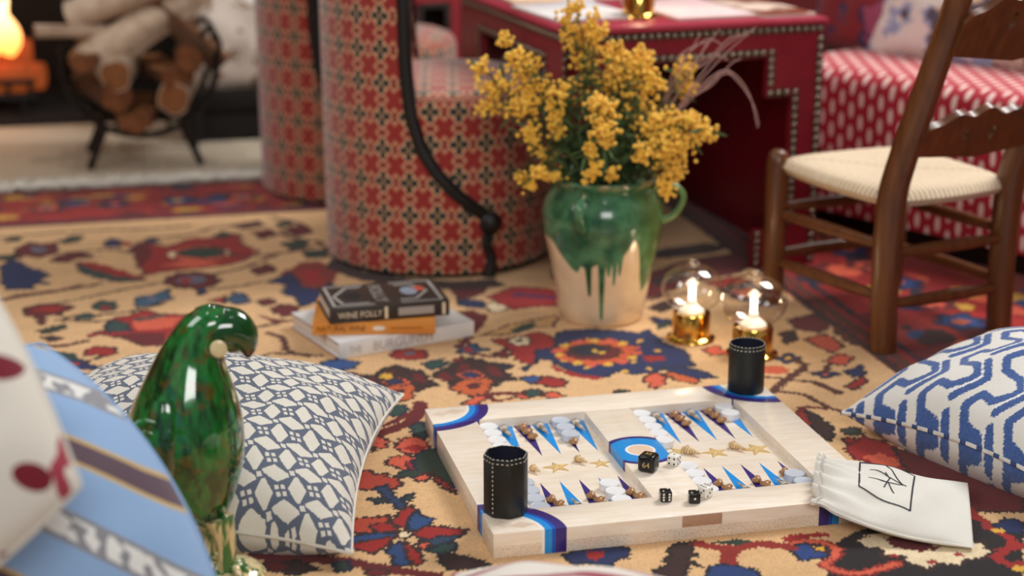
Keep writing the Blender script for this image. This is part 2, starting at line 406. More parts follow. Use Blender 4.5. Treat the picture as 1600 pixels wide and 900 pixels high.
# --- by the books
P_([(438, 428), (470, 410), (500, 408), (535, 420), (520, 445), (482, 457), (450, 442)], np.array(lin(128, 44, 32)), None); P_([(418, 441), (455, 426), (462, 436), (470, 448), (500, 452), (520, 440), (515, 460), (494, 472), (474, 479), (462, 466), (440, 458), (448, 446)], NAV, DNV); P_([(470, 425), (500, 418), (505, 440), (480, 446)], RED, None)
P_([(420, 484), (440, 475), (468, 478), (462, 492), (440, 495)], MAR, DBR); P_([(400, 470), (420, 466), (430, 474), (412, 478)], MAR); P_([(395, 490), (425, 498), (455, 500), (430, 505)], MAR, None)
ell(640, 554, 31, 9, RED, MAR, 8, .15); ell(640, 552, 8, 3, GRY); P_([(498, 566), (530, 560), (562, 566), (555, 576), (520, 580)], BLU, DNV); P_([(480, 580), (530, 580), (580, 588), (560, 594), (510, 590)], MAR, DBR)
ell(735, 546, 29, 10, np.array(lin(42, 68, 106)), DNV, 5, .5); ell(732, 546, 7, 4, RED); ln([(745, 552), (772, 558)], MAR, .010); P_([(703, 566), (722, 556), (728, 562), (715, 574)], RED); P_([(700, 572), (712, 566), (712, 576), (702, 578)], GRN, None); ell(715, 576, 12, 5, YEL, OUT)
P_([(770, 552), (790, 545), (800, 556), (785, 560)], MAR); P_([(700, 442), (730, 438), (760, 445), (758, 458), (720, 470)], MAR, DBR); P_([(712, 470), (740, 468), (760, 474), (755, 482), (720, 478)], NAV, DNV); P_([(700, 490), (735, 484), (765, 494), (752, 512), (715, 512)], MAR, None); ell(775, 480, 17, 8, CRE, BRN)
P_([(762, 465), (800, 448), (868, 452), (872, 478), (830, 480), (800, 484)], RED, MAR); P_([(800, 456), (868, 462), (868, 468), (800, 464)], np.array(lin(96, 30, 70)), None)
P_([(752, 525), (790, 508), (830, 500), (870, 492), (868, 510), (830, 512), (800, 522)], np.array(lin(196, 150, 96)), BRN); P_([(795, 516), (815, 507), (838, 502), (832, 513), (802, 522)], GRN, None)
P_([(520, 402), (570, 424), (640, 436), (720, 440), (770, 436), (790, 446), (740, 452), (640, 450), (560, 436), (515, 418)], DBR, BLK)  # dark crescent paints the barrel chair's contact shadow into the rug
P_([(560, 470), (600, 460), (640, 470), (600, 478)], MAR)
ln([(420, 520), (440, 530), (450, 548), (480, 556)], BRN, .012); ln([(745, 500), (735, 520), (720, 540)], MAR, .016); P_([(660, 568), (690, 560), (700, 570), (672, 578)], TEA, DNV)
P_([(390, 420), (420, 412), (432, 424), (404, 430)], MAR); ln([(330, 385), (380, 400), (440, 395), (490, 385)], BRN, .012); P_([(330, 470), (350, 462), (352, 474)], RED)
# --- palmettes
def palm(cx, cy, s, flip=1):
    Q = lambda L: [(cx+x*s*flip, cy+y*s) for x, y in L]
    P_(Q([(-66, 0), (-50, -12), (-30, -14), (-22, -24), (2, -30), (20, -22), (42, -20), (52, -6), (70, 6), (46, 8), (38, 16), (10, 8), (-10, 14), (-34, 18), (-40, 8)]), DBR, BLK)
    P_(Q([(-58, -1), (-40, -8), (-30, 4), (-44, 8)]), MAR, None); P_(Q([(24, -16), (42, -14), (48, 0), (30, -2)]), MAR, None); P_(Q([(-28, -8), (-16, -20), (-4, -18), (-10, -6)]), MAR, None)
    P_(Q([(-20, 6), (-2, -2), (20, 0), (30, 8), (26, 26), (4, 32), (-16, 28), (-34, 18)]), ORG, OUT)
    P_(Q([(-28, -2), (-10, -10), (14, -9), (24, 0), (10, 5), (-12, 5)]), SAL, OUT); ell(cx-2*flip*s, cy-2*s, 14*s, 4.5*s, NAV, OUT); ell(cx+3*flip*s, cy+15*s, 9*s, 4*s, MAR, OUT)
palm(738, 588, 1.0); palm(620, 598, .95, 1); ell(603, 588, 13, 5, YEL, OUT)
ell(787, 573, 13, 5, DNV, OUT)
# --- navy flower before the vase
P_([(765, 531), (800, 528), (840, 518), (866, 528), (866, 545), (840, 560), (835, 570), (812, 566), (800, 548)], RED, MAR); ell(812, 533, 20, 8, CRE, BRN, 6); ell(812, 532, 6, 3, GRN)
P_([(813, 576), (836, 568), (838, 546), (866, 544), (868, 520), (885, 516), (930, 514), (1000, 520), (1012, 515), (1040, 536), (1070, 548), (1085, 572), (1050, 574), (1020, 582), (985, 585), (965, 580), (945, 590), (905, 586), (875, 572), (860, 564), (845, 560), (820, 580)], NAV, DNV)
P_([(858, 566), (876, 576), (906, 584), (946, 590), (935, 594), (895, 588), (865, 578)], RED, None)
ell(932, 550, 70, 22, np.array(lin(200, 84, 44)), OUT, 14, .16); ell(928, 550, 46, 13, MAR, OUT, 12, .14); ell(920, 547, 30, 9, DNV, OUT)
for k in range(15):
    a = 2*math.pi*k/15; ell(932+62*math.cos(a), 551+19*math.sin(a), 8, 3.4, YEL if k % 2 else SAL)
for x, y in [(930, 548), (940, 551), (1000, 533), (1026, 548), (990, 565), (1012, 576), (918, 574), (880, 564), (975, 580)]: ell(x, y, 5, 2.5, YEL)
P_([(1005, 556), (1040, 556), (1042, 563), (1010, 565)], RED, None)
P_([(812, 590), (830, 587), (850, 588), (852, 600), (832, 600), (815, 595)], BLU, OUT); P_([(836, 598), (850, 588), (870, 590), (886, 595), (880, 605), (860, 605)], RED, OUT)
ln([(745, 627), (770, 616), (810, 615), (850, 617)], MAR, .013); P_([(800, 618), (830, 612), (845, 618), (820, 624)], SAL, OUT); ell(832, 614, 14, 6, TEA, OUT); P_([(846, 614), (868, 612), (884, 619), (862, 624)], SAL, OUT); P_([(722, 632), (745, 616), (762, 622), (740, 634)], SAL, OUT)
ln([(760, 618), (775, 626), (802, 622)], MAR, .008); ell(972, 612, 12, 3, GRN, OUT)
P_([(1006, 594), (1014, 584), (1030, 583), (1042, 590), (1036, 603), (1020, 607)], SAL, OUT); P_([(1036, 583), (1056, 580), (1088, 590), (1092, 600), (1060, 596)], ORG, OUT); P_([(1032, 575), (1060, 572), (1100, 580), (1120, 590), (1090, 592)], NAV, DNV)
P_([(1010, 480), (1050, 465), (1060, 478), (1030, 490)], DBR, None); P_([(1018, 495), (1050, 500), (1052, 508), (1030, 512)], NAV, OUT); P_([(1024, 508), (1040, 503), (1056, 505), (1030, 516)], GRN, None); ln([(1015, 468), (1040, 462), (1075, 458)], BRN, .01); P_([(1100, 440), (1150, 432), (1180, 442), (1130, 452)], RED, MAR)
P_([(1040, 440), (1080, 432), (1090, 440), (1055, 450)], MAR, None)
P_([(1096, 545), (1120, 540), (1140, 552), (1110, 556)], SAL, OUT); P_([(1060, 525), (1075, 515), (1100, 528)], DBR, None)
P_([(985, 470), (1010, 430), (1060, 410), (1110, 400), (1160, 395), (1185, 415), (1150, 428), (1100, 436), (1060, 448), (1030, 462)], MAR, DBR); P_([(1010, 440), (1050, 424), (1090, 418), (1070, 434), (1030, 448)], DBR, None); P_([(1120, 452), (1165, 440), (1200, 452), (1230, 470), (1200, 478), (1150, 468)], DBR, BLK); P_([(1140, 455), (1175, 450), (1190, 462), (1160, 464)], ORG*.8, None)  # dark motif by the table, with shade painted into its colours too
P_([(985, 400), (1040, 388), (1100, 380), (1150, 384), (1110, 396), (1040, 404)], DBR, None); P_([(1230, 500), (1270, 490), (1300, 506), (1280, 520), (1245, 515)], MAR, DBR); P_([(1255, 530), (1290, 522), (1320, 540), (1300, 552)], SAL*.8, OUT); P_([(1215, 520), (1240, 514), (1250, 530), (1228, 540)], DBR, None); P_([(1300, 512), (1330, 520), (1340, 540), (1318, 532)], BRN, DBR)  # first patch paints the shade under the table
# --- right of the board
ell(1232, 560, 24, 8, NAV, DNV, 4, .5); ell(1232, 560, 6, 3, YEL); ell(1290, 584, 24, 7, NAV, DNV, 4, .5); ell(1291, 584, 5, 3, SAL); ell(1210, 578, 21, 6, SAL, ORG, 8, .1); ell(1206, 578, 6, 2.5, ORG)
ln([(1245, 562), (1258, 573), (1230, 592), (1203, 614)], BRN, .014); ln([(1190, 588), (1240, 594), (1275, 597), (1292, 604), (1312, 614)], BRN, .008); ln([(1212, 611), (1255, 617), (1275, 626), (1295, 636), (1322, 645)], BRN, .010); ln([(1275, 597), (1310, 614)], BRN, .014); ln([(1300, 566), (1288, 582)], BRN, .008)
P_([(1290, 565), (1310, 552), (1335, 558), (1320, 572)], SAL, OUT); P_([(1320, 580), (1345, 570), (1352, 584), (1332, 590)], NAV, DNV); P_([(1322, 604), (1345, 588), (1356, 596), (1334, 610)], RED, OUT)
ln([(1246, 642), (1256, 636), (1290, 638)], MAR, .008); P_([(1246, 644), (1256, 636), (1262, 648), (1276, 664), (1270, 672), (1254, 660)], RED, MAR); P_([(1258, 640), (1272, 645), (1280, 652), (1292, 660), (1300, 666), (1303, 680), (1296, 690), (1284, 682), (1272, 670), (1262, 652)], DBR, BLK)
P_([(1314, 672), (1330, 667), (1346, 670), (1346, 680), (1322, 680)], GRN, OUT); P_([(1316, 685), (1332, 684), (1350, 690), (1345, 702), (1326, 697)], RED, OUT); P_([(1326, 700), (1345, 702), (1352, 712), (1332, 708)], DBR, None)
P_([(1320, 700), (1350, 682), (1380, 690), (1410, 706), (1446, 722), (1440, 742), (1400, 742), (1360, 726), (1335, 716)], RED, MAR); P_([(1345, 712), (1375, 708), (1410, 722), (1400, 732), (1360, 722)], SAL, None)
P_([(1395, 700), (1460, 716), (1530, 745), (1600, 770), (1600, 800), (1540, 800), (1505, 792), (1470, 760), (1420, 740)], MAR, DBR)
# --- front right
P_([(1290, 862), (1315, 842), (1350, 826), (1500, 806), (1600, 828), (1600, 905), (1292, 905)], BLK, None)
ln([(1232, 852), (1262, 845), (1298, 852), (1306, 866), (1290, 884), (1330, 896), (1372, 890), (1402, 880)], np.array(lin(138, 34, 26)), .016); ln([(1232, 852), (1262, 845), (1298, 852), (1306, 866), (1290, 884), (1330, 896), (1372, 890), (1402, 880)], SAL, .003)
P_([(1338, 842), (1356, 834), (1400, 830), (1440, 842), (1500, 852), (1528, 846), (1552, 862), (1540, 872), (1512, 874), (1500, 884), (1470, 880), (1452, 890), (1420, 880), (1408, 868), (1380, 870), (1374, 856), (1352, 856)], CRE, DBR); P_([(1382, 840), (1420, 836), (1470, 856), (1440, 862), (1400, 856)], MAR, None)
for x, y in [(1398, 868), (1455, 878), (1500, 866)]: ell(x, y, 8, 3.5, RED, None)
ln([(1500, 786), (1530, 810), (1555, 826), (1600, 818)], np.array(lin(138, 34, 26)), .014); ln([(1600, 852), (1575, 858), (1560, 872), (1585, 884), (1600, 880)], RED, .014); ln([(1555, 826), (1580, 846), (1572, 862)], RED, .012)
P_([(1552, 820), (1570, 810), (1600, 814), (1600, 834), (1570, 832)], NAV, DNV); ell(1562, 829, 9, 4, YEL); ell(1592, 888, 10, 5, YEL)
P_([(1232, 856), (1260, 848), (1290, 853), (1296, 870), (1252, 876)], np.array(lin(30, 60, 120)), DNV); P_([(1268, 852), (1290, 853), (1296, 863), (1276, 862)], YEL, OUT)
P_([(878, 868), (900, 860), (930, 854), (986, 856), (980, 870), (960, 876), (955, 886), (920, 880), (900, 882)], NAV, DNV); ell(931, 867, 14, 8, RED, None)
P_([(1055, 850), (1086, 846), (1080, 862), (1094, 868), (1078, 872), (1094, 886), (1074, 882), (1070, 905), (1030, 905), (1018, 892), (1046, 882), (1036, 872), (1050, 868), (1042, 860)], DBR, BLK)
ln([(1092, 850), (1125, 856), (1152, 856), (1190, 850), (1235, 855)], np.array(lin(138, 34, 26)), .016); ln([(1152, 856), (1140, 868), (1136, 884)], np.array(lin(138, 34, 26)), .018); P_([(1104, 886), (1125, 882), (1145, 884), (1182, 890), (1192, 906), (1106, 906)], np.array(lin(30, 56, 108)), DNV); P_([(1110, 848), (1150, 842), (1180, 846), (1150, 852)], GRN, None)
ln([(1230, 842), (1250, 838), (1290, 835)], RED, .012)
# --- left of the board
P_([(598, 648), (612, 634), (630, 632), (638, 640), (622, 651)], TEA, DNV); ln([(655, 630), (652, 648), (628, 664), (580, 684)], MAR, .020); ln([(650, 640), (620, 656), (590, 668)], MAR, .010)
P_([(640, 668), (650, 660), (664, 660), (668, 684), (650, 682)], TEA, DNV); P_([(574, 692), (590, 681), (608, 686), (604, 700), (584, 702)], SAL, OUT); P_([(566, 700), (580, 690), (586, 704), (570, 706)], TEA, OUT)
P_([(616, 700), (626, 686), (650, 682), (668, 690), (672, 704), (650, 709), (630, 708)], SAL, OUT); P_([(628, 700), (648, 694), (670, 698), (650, 708)], RED, None)
P_([(598, 723), (614, 714), (640, 710), (652, 716), (656, 732), (640, 740), (620, 730)], SAL, OUT); P_([(634, 722), (650, 718), (656, 732), (642, 738)], RED, OUT)
P_([(648, 718), (660, 704), (680, 700), (694, 716), (706, 736), (712, 762), (690, 748), (670, 744), (650, 746), (618, 745), (628, 736), (650, 734)], GRN, DNV); P_([(646, 746), (662, 740), (674, 744), (664, 752), (650, 752)], SAL, OUT); P_([(672, 738), (690, 748), (714, 768), (712, 772), (682, 756)], RED, DBR)
P_([(540, 752), (556, 738), (576, 734), (586, 742), (604, 740), (612, 748), (620, 746), (628, 757), (616, 764), (590, 766), (560, 764), (540, 768)], np.array(lin(168, 58, 40)), OUT)
P_([(586, 762), (604, 758), (614, 772), (630, 784), (634, 796), (618, 794), (604, 780)], np.array(lin(34, 54, 90)), DNV); P_([(572, 779), (590, 777), (606, 784), (590, 787)], GRN, DNV); P_([(624, 782), (640, 772), (649, 770), (640, 782)], GRN, DNV)
P_([(536, 812), (606, 806), (612, 826), (590, 832), (536, 834)], np.array(lin(176, 66, 42)), OUT); P_([(576, 820), (612, 816), (622, 830), (590, 834)], RED, OUT); P_([(610, 818), (622, 800), (644, 789), (652, 800), (640, 812), (634, 828)], RED, OUT); P_([(634, 822), (640, 808), (654, 798), (662, 808), (677, 810), (674, 818), (662, 822), (655, 828), (640, 830)], BLU*.8, DNV)
P_([(640, 832), (666, 822), (690, 822), (736, 828), (720, 836), (690, 838), (660, 844)], RED, OUT); P_([(655, 845), (690, 838), (720, 838), (690, 850), (664, 854)], np.array(lin(36, 60, 84)), DNV); P_([(536, 840), (590, 832), (620, 834), (614, 840), (580, 846), (538, 850)], BLU*.8, DNV); P_([(536, 852), (580, 844), (616, 838), (606, 852), (580, 866), (560, 860)], RED, OUT)
P_([(600, 862), (612, 852), (630, 846), (636, 866), (644, 884), (612, 882), (616, 872)], BLU*.75, DNV); P_([(628, 846), (646, 852), (660, 866), (664, 880), (648, 884), (638, 868)], RED, OUT); P_([(652, 848), (672, 846), (672, 856), (660, 860)], SAL, OUT); P_([(664, 860), (690, 850), (712, 848), (708, 862), (690, 866)], TEA, DNV); P_([(686, 872), (700, 864), (730, 870), (768, 882), (740, 890), (700, 890)], DBR, BLK); ell(629, 836, 12, 6, CRE, OUT)
ln([(400, 868), (460, 872), (530, 876), (600, 888), (680, 900)], MAR, .020); P_([(520, 880), (545, 876), (548, 890), (524, 894)], GRN, DNV); P_([(420, 880), (470, 876), (500, 890), (450, 900)], DBR, BLK); ell(430, 885, 20, 8, MAR, OUT); ell(590, 895, 20, 6, MAR, OUT)
# --- borders
bm_ = (GV > BORV); C[bm_] = RED*.9
rb = GU > BORU; C[rb] = RED*.82
def stripe(mask, c): C[mask] = c
stripe((np.abs(JV-BORV-.012) < .010) & (GU < BORU), MAR); stripe((np.abs(JV-BORV-.035) < .009) & (GU < BORU), DNV*1.2); stripe(np.abs(JV-FARV+.012) < .010, DBR)
stripe(np.abs(JU-BORU-.012) < .011, DBR); stripe(np.abs(JU-BORU-.04) < .012, BRN); stripe(np.abs(JU-BORU-.075) < .008, DNV)
rr = np.random.default_rng(11); pal = [NAV, GRY, SAL, YEL*.8, MAR, BLU*.7, ORG*.9, np.array(lin(168, 34, 30)), np.array(lin(168, 34, 30)), MAR, DNV]
for k in range(420):
    u = rr.uniform(-1.3, 2.5); v = rr.uniform(BORV+.055, FARV-.02); r = rr.uniform(.012, .032)
    polyuv([(u+r*1.5*math.cos(a), v+r*.8*math.sin(a)) for a in np.linspace(0, 5.5, 7)], pal[k % len(pal)])
for k in range(-8, 22):
    u = k*.16+.02; v = BORV+.19
    rosette(u, v, .05, [[MAR, NAV, SAL], [NAV, BLU, YEL], [DBR, SAL, GRY]][k % 3], lob=6)
for k in range(560):
    u = rr.uniform(BORU+.09, 2.5); v = rr.uniform(1.5, FARV-.02); r = rr.uniform(.014, .045)
    polyuv([(u+r*math.cos(a), v+r*1.2*math.sin(a)) for a in np.linspace(0, 5.5, 8)], ([DBR, MAR, DNV, MAR, BLU*.6] if u < 1.55 else pal)[k % (5 if u < 1.55 else len(pal))])
for k in range(22):
    v = 1.6+k*.14; rosette(BORU+.26, v, .06, [[NAV, BLU*.8, ORG], [MAR, SAL, DNV]][k % 2], lob=6)
# a little uneven dyeing from knot to knot
C *= (1+RNG.uniform(-.09, .09, GU.shape))[..., None]
nv_, nu_ = GU.shape
XX = GU*UU[0]+GV*VV[0]; YY = GU*UU[1]+GV*VV[1]
Vt = np.stack([XX, YY, np.zeros_like(XX)], -1).reshape(-1, 3)
F = gridfaces(nu_, nv_)
ring = np.concatenate([np.arange(nu_), np.arange(1, nv_)*nu_+nu_-1, (nv_-1)*nu_+np.arange(nu_-2, -1, -1), np.arange(nv_-2, 0, -1)*nu_])
lowv = Vt[ring].copy(); lowv[:, 2] = -.008; n0 = len(Vt); R2 = np.roll(np.arange(len(ring)), -1)
F = np.concatenate([F, np.stack([ring, n0+np.arange(len(ring)), n0+R2, ring[R2]], -1)])
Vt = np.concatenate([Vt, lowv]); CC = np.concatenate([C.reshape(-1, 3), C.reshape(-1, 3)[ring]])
def rugfn():
    n = X.nt.nodes.new('ShaderNodeVertexColor'); n.layer_name = 'Col'
    x, y, z = coord('Object')
    band = noise(comb((x*-.2317+y*.9728)*9, 0.0, 0.0), scale=3, detail=3)
    g = noise(scale=420, detail=2); g2 = noise(scale=14, detail=3)
    return scalec(n.outputs[0], band*.30+g*.5+g2*.25+.48)
m_rug = newmat('rug_wool', rugfn, rough=.95, spec=.15, sheen=.15, bump=(520, .35, .002))
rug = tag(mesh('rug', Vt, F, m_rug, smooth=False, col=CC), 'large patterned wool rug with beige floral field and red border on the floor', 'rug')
# fringe
g = []
for k in range(1500):
    u = -1.29+k*3.75/1500+random.uniform(-.003, .003); L = random.uniform(.07, .10); sw = random.uniform(-.015, .015); z = random.uniform(.0, .012)
    p = []
    for t in (0, .35, .7, 1):
        q = UU*(u+sw*t*t+random.uniform(-.002, .002))+VV*(FARV-.004+L*t); p.append((q[0], q[1], z+.003+.006*math.sin(3.1*t)))
    g.append(tube_geo(p, [.0034, .0036, .0034, .0018], 4))
fr = joinparts('fringe', g, plain('fringe_cotton', lin(232, 226, 214), rough=.95, var=.05), rug); fr['kind'] = 'stuff'
# ------------------------------------------------------------------ backgammon board
BW, BD, BH, FZ = .582, .507, .037, .021
P0 = at(771, 835, .037)
board = thing('backgammon_board', 'open pale maple backgammon board with blue corner inlays lying on the rug', 'board game', (P0[0], P0[1], 0), A13)
CYA = lin(28, 146, 226); MBL = lin(24, 84, 190); PUR = lin(58, 44, 122); MAP = lin(249, 238, 223); MAP2 = lin(240, 222, 200)
def woodbase(x, y, z):
    g = noise(comb(x*3.0, y*22.0, z*22.0), scale=6, detail=4)
    g2 = noise(comb(x*1.2, y*5.0, z*5.0), scale=14, detail=2)
    return mixc(smooth(g*.6+g2*.5, .35, .75), MAP2, MAP)
def boardfn():
    x, y, z = coord('Object')
    dx = xmin(x, BW-x); dy = xmin(y, BD-y); r = xsq(dx*dx+dy*dy)
    c = woodbase(x, y, z)
    sp = noise(scale=420, detail=1)
    c = mixc((z < .018)*(sp > .56)*.35, c, lin(150, 120, 92)); c = mixc((z < .018)*.12, c, lin(170, 150, 120))
    dm = xabs(dx-.045)/.020+xabs(dy-.022)/.011
    c = mixc((dm < 1)*.5, c, lin(206, 170, 142)); dm = xabs(dx-.020)/.014+xabs(dy-.030)/.012
    c = mixc((dm < 1)*.35, c, lin(206, 170, 142))
    for a, b, col in ((.0685, .0725, lin(246, 244, 240)), (.0725, .083, CYA), (.083, .0885, MBL), (.0885, .104, PUR)):
        c = mixc((r > a)*(r < b), c, col)
    ex = x-.2893; ey = y-.252; q = xsq(ex*ex+ey*ey)
    for R, col in ((.058, PUR), (.0495, CYA), (.0235, lin(246, 240, 236)), (.0195, lin(236, 206, 180))):
        c = mixc((q < R)*(xabs(ex) < .0395), c, col)
    return c
m_board = newmat('maple_inlaid', boardfn, rough=.32, coat=.15)
m_field = newmat('maple_field', lambda: woodbase(*coord('Object')), rough=.25, coat=.3)
m_end = plain('walnut_end_grain', lin(186, 150, 122), rough=.5, var=.2, scale=160)
IL0, IL1, IR0, IR1, IY0, IY1 = .071, .2515, .3275, .508, .073, .436
e = .0006
box('front_rail', (0, 0, 0), (BW, IY0, BH), m_board, board, .0009)
box('back_rail', (0, IY1, 0), (BW, BD, BH), m_board, board, .0009)
box('side_rail', (0, IY0, 0), (IL0, IY1, BH), m_board, board, .0003)
box('side_rail', (IR1, IY0, 0), (BW, IY1, BH), m_board, board, .0003)
box('centre_bar', (IL1, IY0, 0), (.2893, IY1, BH), m_board, board, .0003)
box('centre_bar', (.2893, IY0, 0), (IR0, IY1, BH), m_board, board, .0003)
box('end_grain_block', (.272, -.0005, .019), (.331, .02, .0362), m_end, board, .0002)
FLD = []
for a, b in ((IL0, IL1), (IR0, IR1)): FLD.append(box('playing_field', (a-e, IY0-e, .004), (b+e, IY1+e, FZ), m_field, board, 0))
m_cy = plain('cyan_inlay', CYA, rough=.3, var=.05); m_pu = plain('purple_inlay', PUR, rough=.3, var=.06)
for side, (a, b) in enumerate(((IL0, IL1), (IR0, IR1))):
    pt = (b-a)/6
    for k in range(6):
        xc = a+pt*(k+.5)
        prism('point', [(xc-pt*.46, IY1), (xc+pt*.46, IY1), (xc, .302)], FZ-.001, FZ+.0004, m_cy if k % 2 else m_pu, FLD[side])
        prism('point', [(xc-pt*.46, IY0), (xc+pt*.46, IY0), (xc, .197)], FZ-.001, FZ+.0004, m_pu if k % 2 else m_cy, FLD[side])
# shells and starfish lying on the field
m_shellb = newmat('snail_shell', lambda: mixc(noise(scale=130, detail=3), lin(84, 40, 20), lin(214, 160, 104)), rough=.25, coat=.4)
def augerfn():
    x, y, z = coord('Object'); s = xsin(x*1500.0+noise(scale=150)*5.0)
    return mixc(s > .1, lin(226, 210, 190), lin(60, 44, 44))
m_auger = newmat('auger_shell', augerfn, rough=.3, coat=.3)
m_cone = newmat('cone_shell', lambda: mixc(xsin(coord('Object')[0]*1900.0) > .3, lin(226, 196, 146), lin(176, 138, 92)), rough=.4)
m_star = plain('starfish_skin', lin(222, 190, 130), rough=.7, var=.15, scale=300)
def shellmesh(L, r, mat, name, ridges=7):
    prof = []; n = 40
    for i in range(n+1):
        t = i/n; rr_ = r*(math.sin(min(1, t*5)*math.pi/2))*(1-max(0, t-.12)/.88)**.9
        prof.append((max(rr_*(1+.10*math.sin(t*ridges*2*math.pi)), 0), t*L))
    seg = 14; v = [(z, rad*math.cos(2*math.pi*k/seg), rad*.8*math.sin(2*math.pi*k/seg)) for rad, z in prof for k in range(seg)]
    return tmpmesh(name, v, gridfaces(seg, n+1, True), mat)
me_aug = shellmesh(.050, .0062, m_auger, 'auger_shell', 9); me_cone = shellmesh(.030, .0075, m_cone, 'cone_shell', 6)
def snail():
    v, f = [], []
    for c, r in (((0, 0, 0), .0075), ((.0045, .003, .0025), .0052), ((-.005, .003, .001), .0045)):
        a, b = ico(r, 2, (1.15, 1, .8)); o = len(v); v += [(p[0]+c[0], p[1]+c[1], p[2]+c[2]) for p in a]; f += [tuple(i+o for i in q) for q in b]
    return tmpmesh('snail_shell', v, f, m_shellb)
me_snail = snail()
def starmesh():
    v = [(0, 0, .006)]; n = 10; f = []
    for i in range(n):
        a = math.pi/2+i*math.pi/5; r = .021 if i % 2 == 0 else .0065
        v.append((r*math.cos(a), r*math.sin(a), .0016 if i % 2 == 0 else .0022))
    for i in range(n):
        a = math.pi/2+i*math.pi/5; r = .0215 if i % 2 == 0 else .0075; v.append((r*math.cos(a), r*math.sin(a), 0))
    for i in range(n):
        j = (i+1) % n; f += [(0, 1+i, 1+j), (1+i, 1+n+i, 1+n+j, 1+j)]
    return tmpmesh('starfish', v, f, m_star, smooth=False)
me_star = starmesh()
def on(me, x, y, a=0, dz=.003, s=1): inst(me, board, (x, y, FZ+dz), (0, 0, a), (s, s, s), me.name)
for x, y, s, a in ((.156, .249, 1, .1), (.225, .249, .8, -.1), (.411, .250, 1, .1), (.478, .248, 1.1, .15), (.356, .268, .8, .4)): on(me_star, x, y, a, .0, s)
for x, y, a, s in ((.190, .272, -1.05, 1.0), (.115, .252, -1.2, .9), (.362, .268, -.9, 1.25), (.440, .270, -.95, 1.15)): on(me_cone, x, y, a, .0055, s)
for side, base in enumerate((IL0, IR0)):
    pt = (IL1-IL0)/6
    for k in range(1, 6):
        xc = base+pt*(k+.5)
        if k % 2:
            if (side, k) != (1, 5): on(me_aug, xc-.006, .430, -1.45, .005, 1.1)
            if (side, k) != (1, 5):
                for dy in (0, -.019, -.036): on(me_snail, xc+(.004 if dy else -.002), .122+dy, .6+dy*40, .0055, .85)
            else: on(me_snail, xc-.012, .140, .6, .0055, .85)
        else:
            if (side, k) != (0, 4):
                for dy in (0, -.020, -.042): on(me_snail, xc-.004-dy*.12, .414+dy, .3+dy*30, .0055, .9)
                on(me_aug, xc+.004, .078, 1.75, .005, .95)
            else: on(me_snail, xc, .335, .3, .0055, .8)
# checkers
m_cw = plain('checker_white', lin(236, 236, 238), rough=.35, var=.03, scale=60); m_cg = plain('checker_pale_grey', lin(196, 202, 214), rough=.35, var=.05, scale=60)
ck = [(.0001, 0), (.0142, 0), (.015, .0008), (.015, .0104), (.0142, .0112), (.0128, .0112), (.0122, .0108), (.0001, .0108)]
ck0 = {}
ORD = ['first', 'second', 'third', 'fourth', 'fifth']
def checker(x, y, mat, label, group, z=FZ):
    M_ = Matrix.Translation((P0[0], P0[1], 0)) @ Matrix.Rotation(A13, 4, 'Z'); p = M_ @ Vector((x, y, z+.0004))
    if mat.name not in ck0:
        o = lathe('checker', ck, mat, seg=28); ck0[mat.name] = o
    else:
        o = bpy.data.objects.new('checker', ck0[mat.name].data); COL.objects.link(o)
    o.location = p; o.rotation_euler = (0, 0, random.uniform(0, 6)); tag(o, label, 'checker', group)
for i in range(5): checker(.087, .4195-.0304*i, m_cw, f'white checker, {ORD[i]} from the back in the row along the left rail', 'checkers on the board')
for i, y in enumerate((.4195, .389, .358)): checker(.2065, y, m_cg, f'grey checker, {ORD[i]} from the back in the far row left of the bar', 'checkers on the board')
for i, y in enumerate((.182, .1515, .121, .0905)): checker(.0885, y, m_cg, f'grey checker, {ORD[i]} from the middle in the row behind the octagonal cup', 'checkers on the board')
for i, y in enumerate((.150, .1195, .089)): checker(.2095, y, m_cw, f'white checker, {ORD[i]} from the middle in the front row left of the bar', 'checkers on the board')
for i in range(5): checker(.3435, .4195-.0304*i, m_cw, f'white checker, {ORD[i]} from the back in the far row right of the bar', 'checkers on the board')
for i, y in enumerate((.4195, .389)): checker(.486, y, m_cw, f'white checker, {ORD[i]} of two in the back corner near the round cup', 'checkers on the board')
for i, y in enumerate((.187, .1565, .126, .0955)): checker(.3445, y, m_cw, f'white checker, {ORD[i]} from the middle in the front row right of the bar', 'checkers on the board')
for i, y in enumerate((.122, .0905)): checker(.4895+.002*i, y, m_cg, f'grey checker, {ORD[i]} of two in the front corner beside the cloth bag', 'checkers on the board')
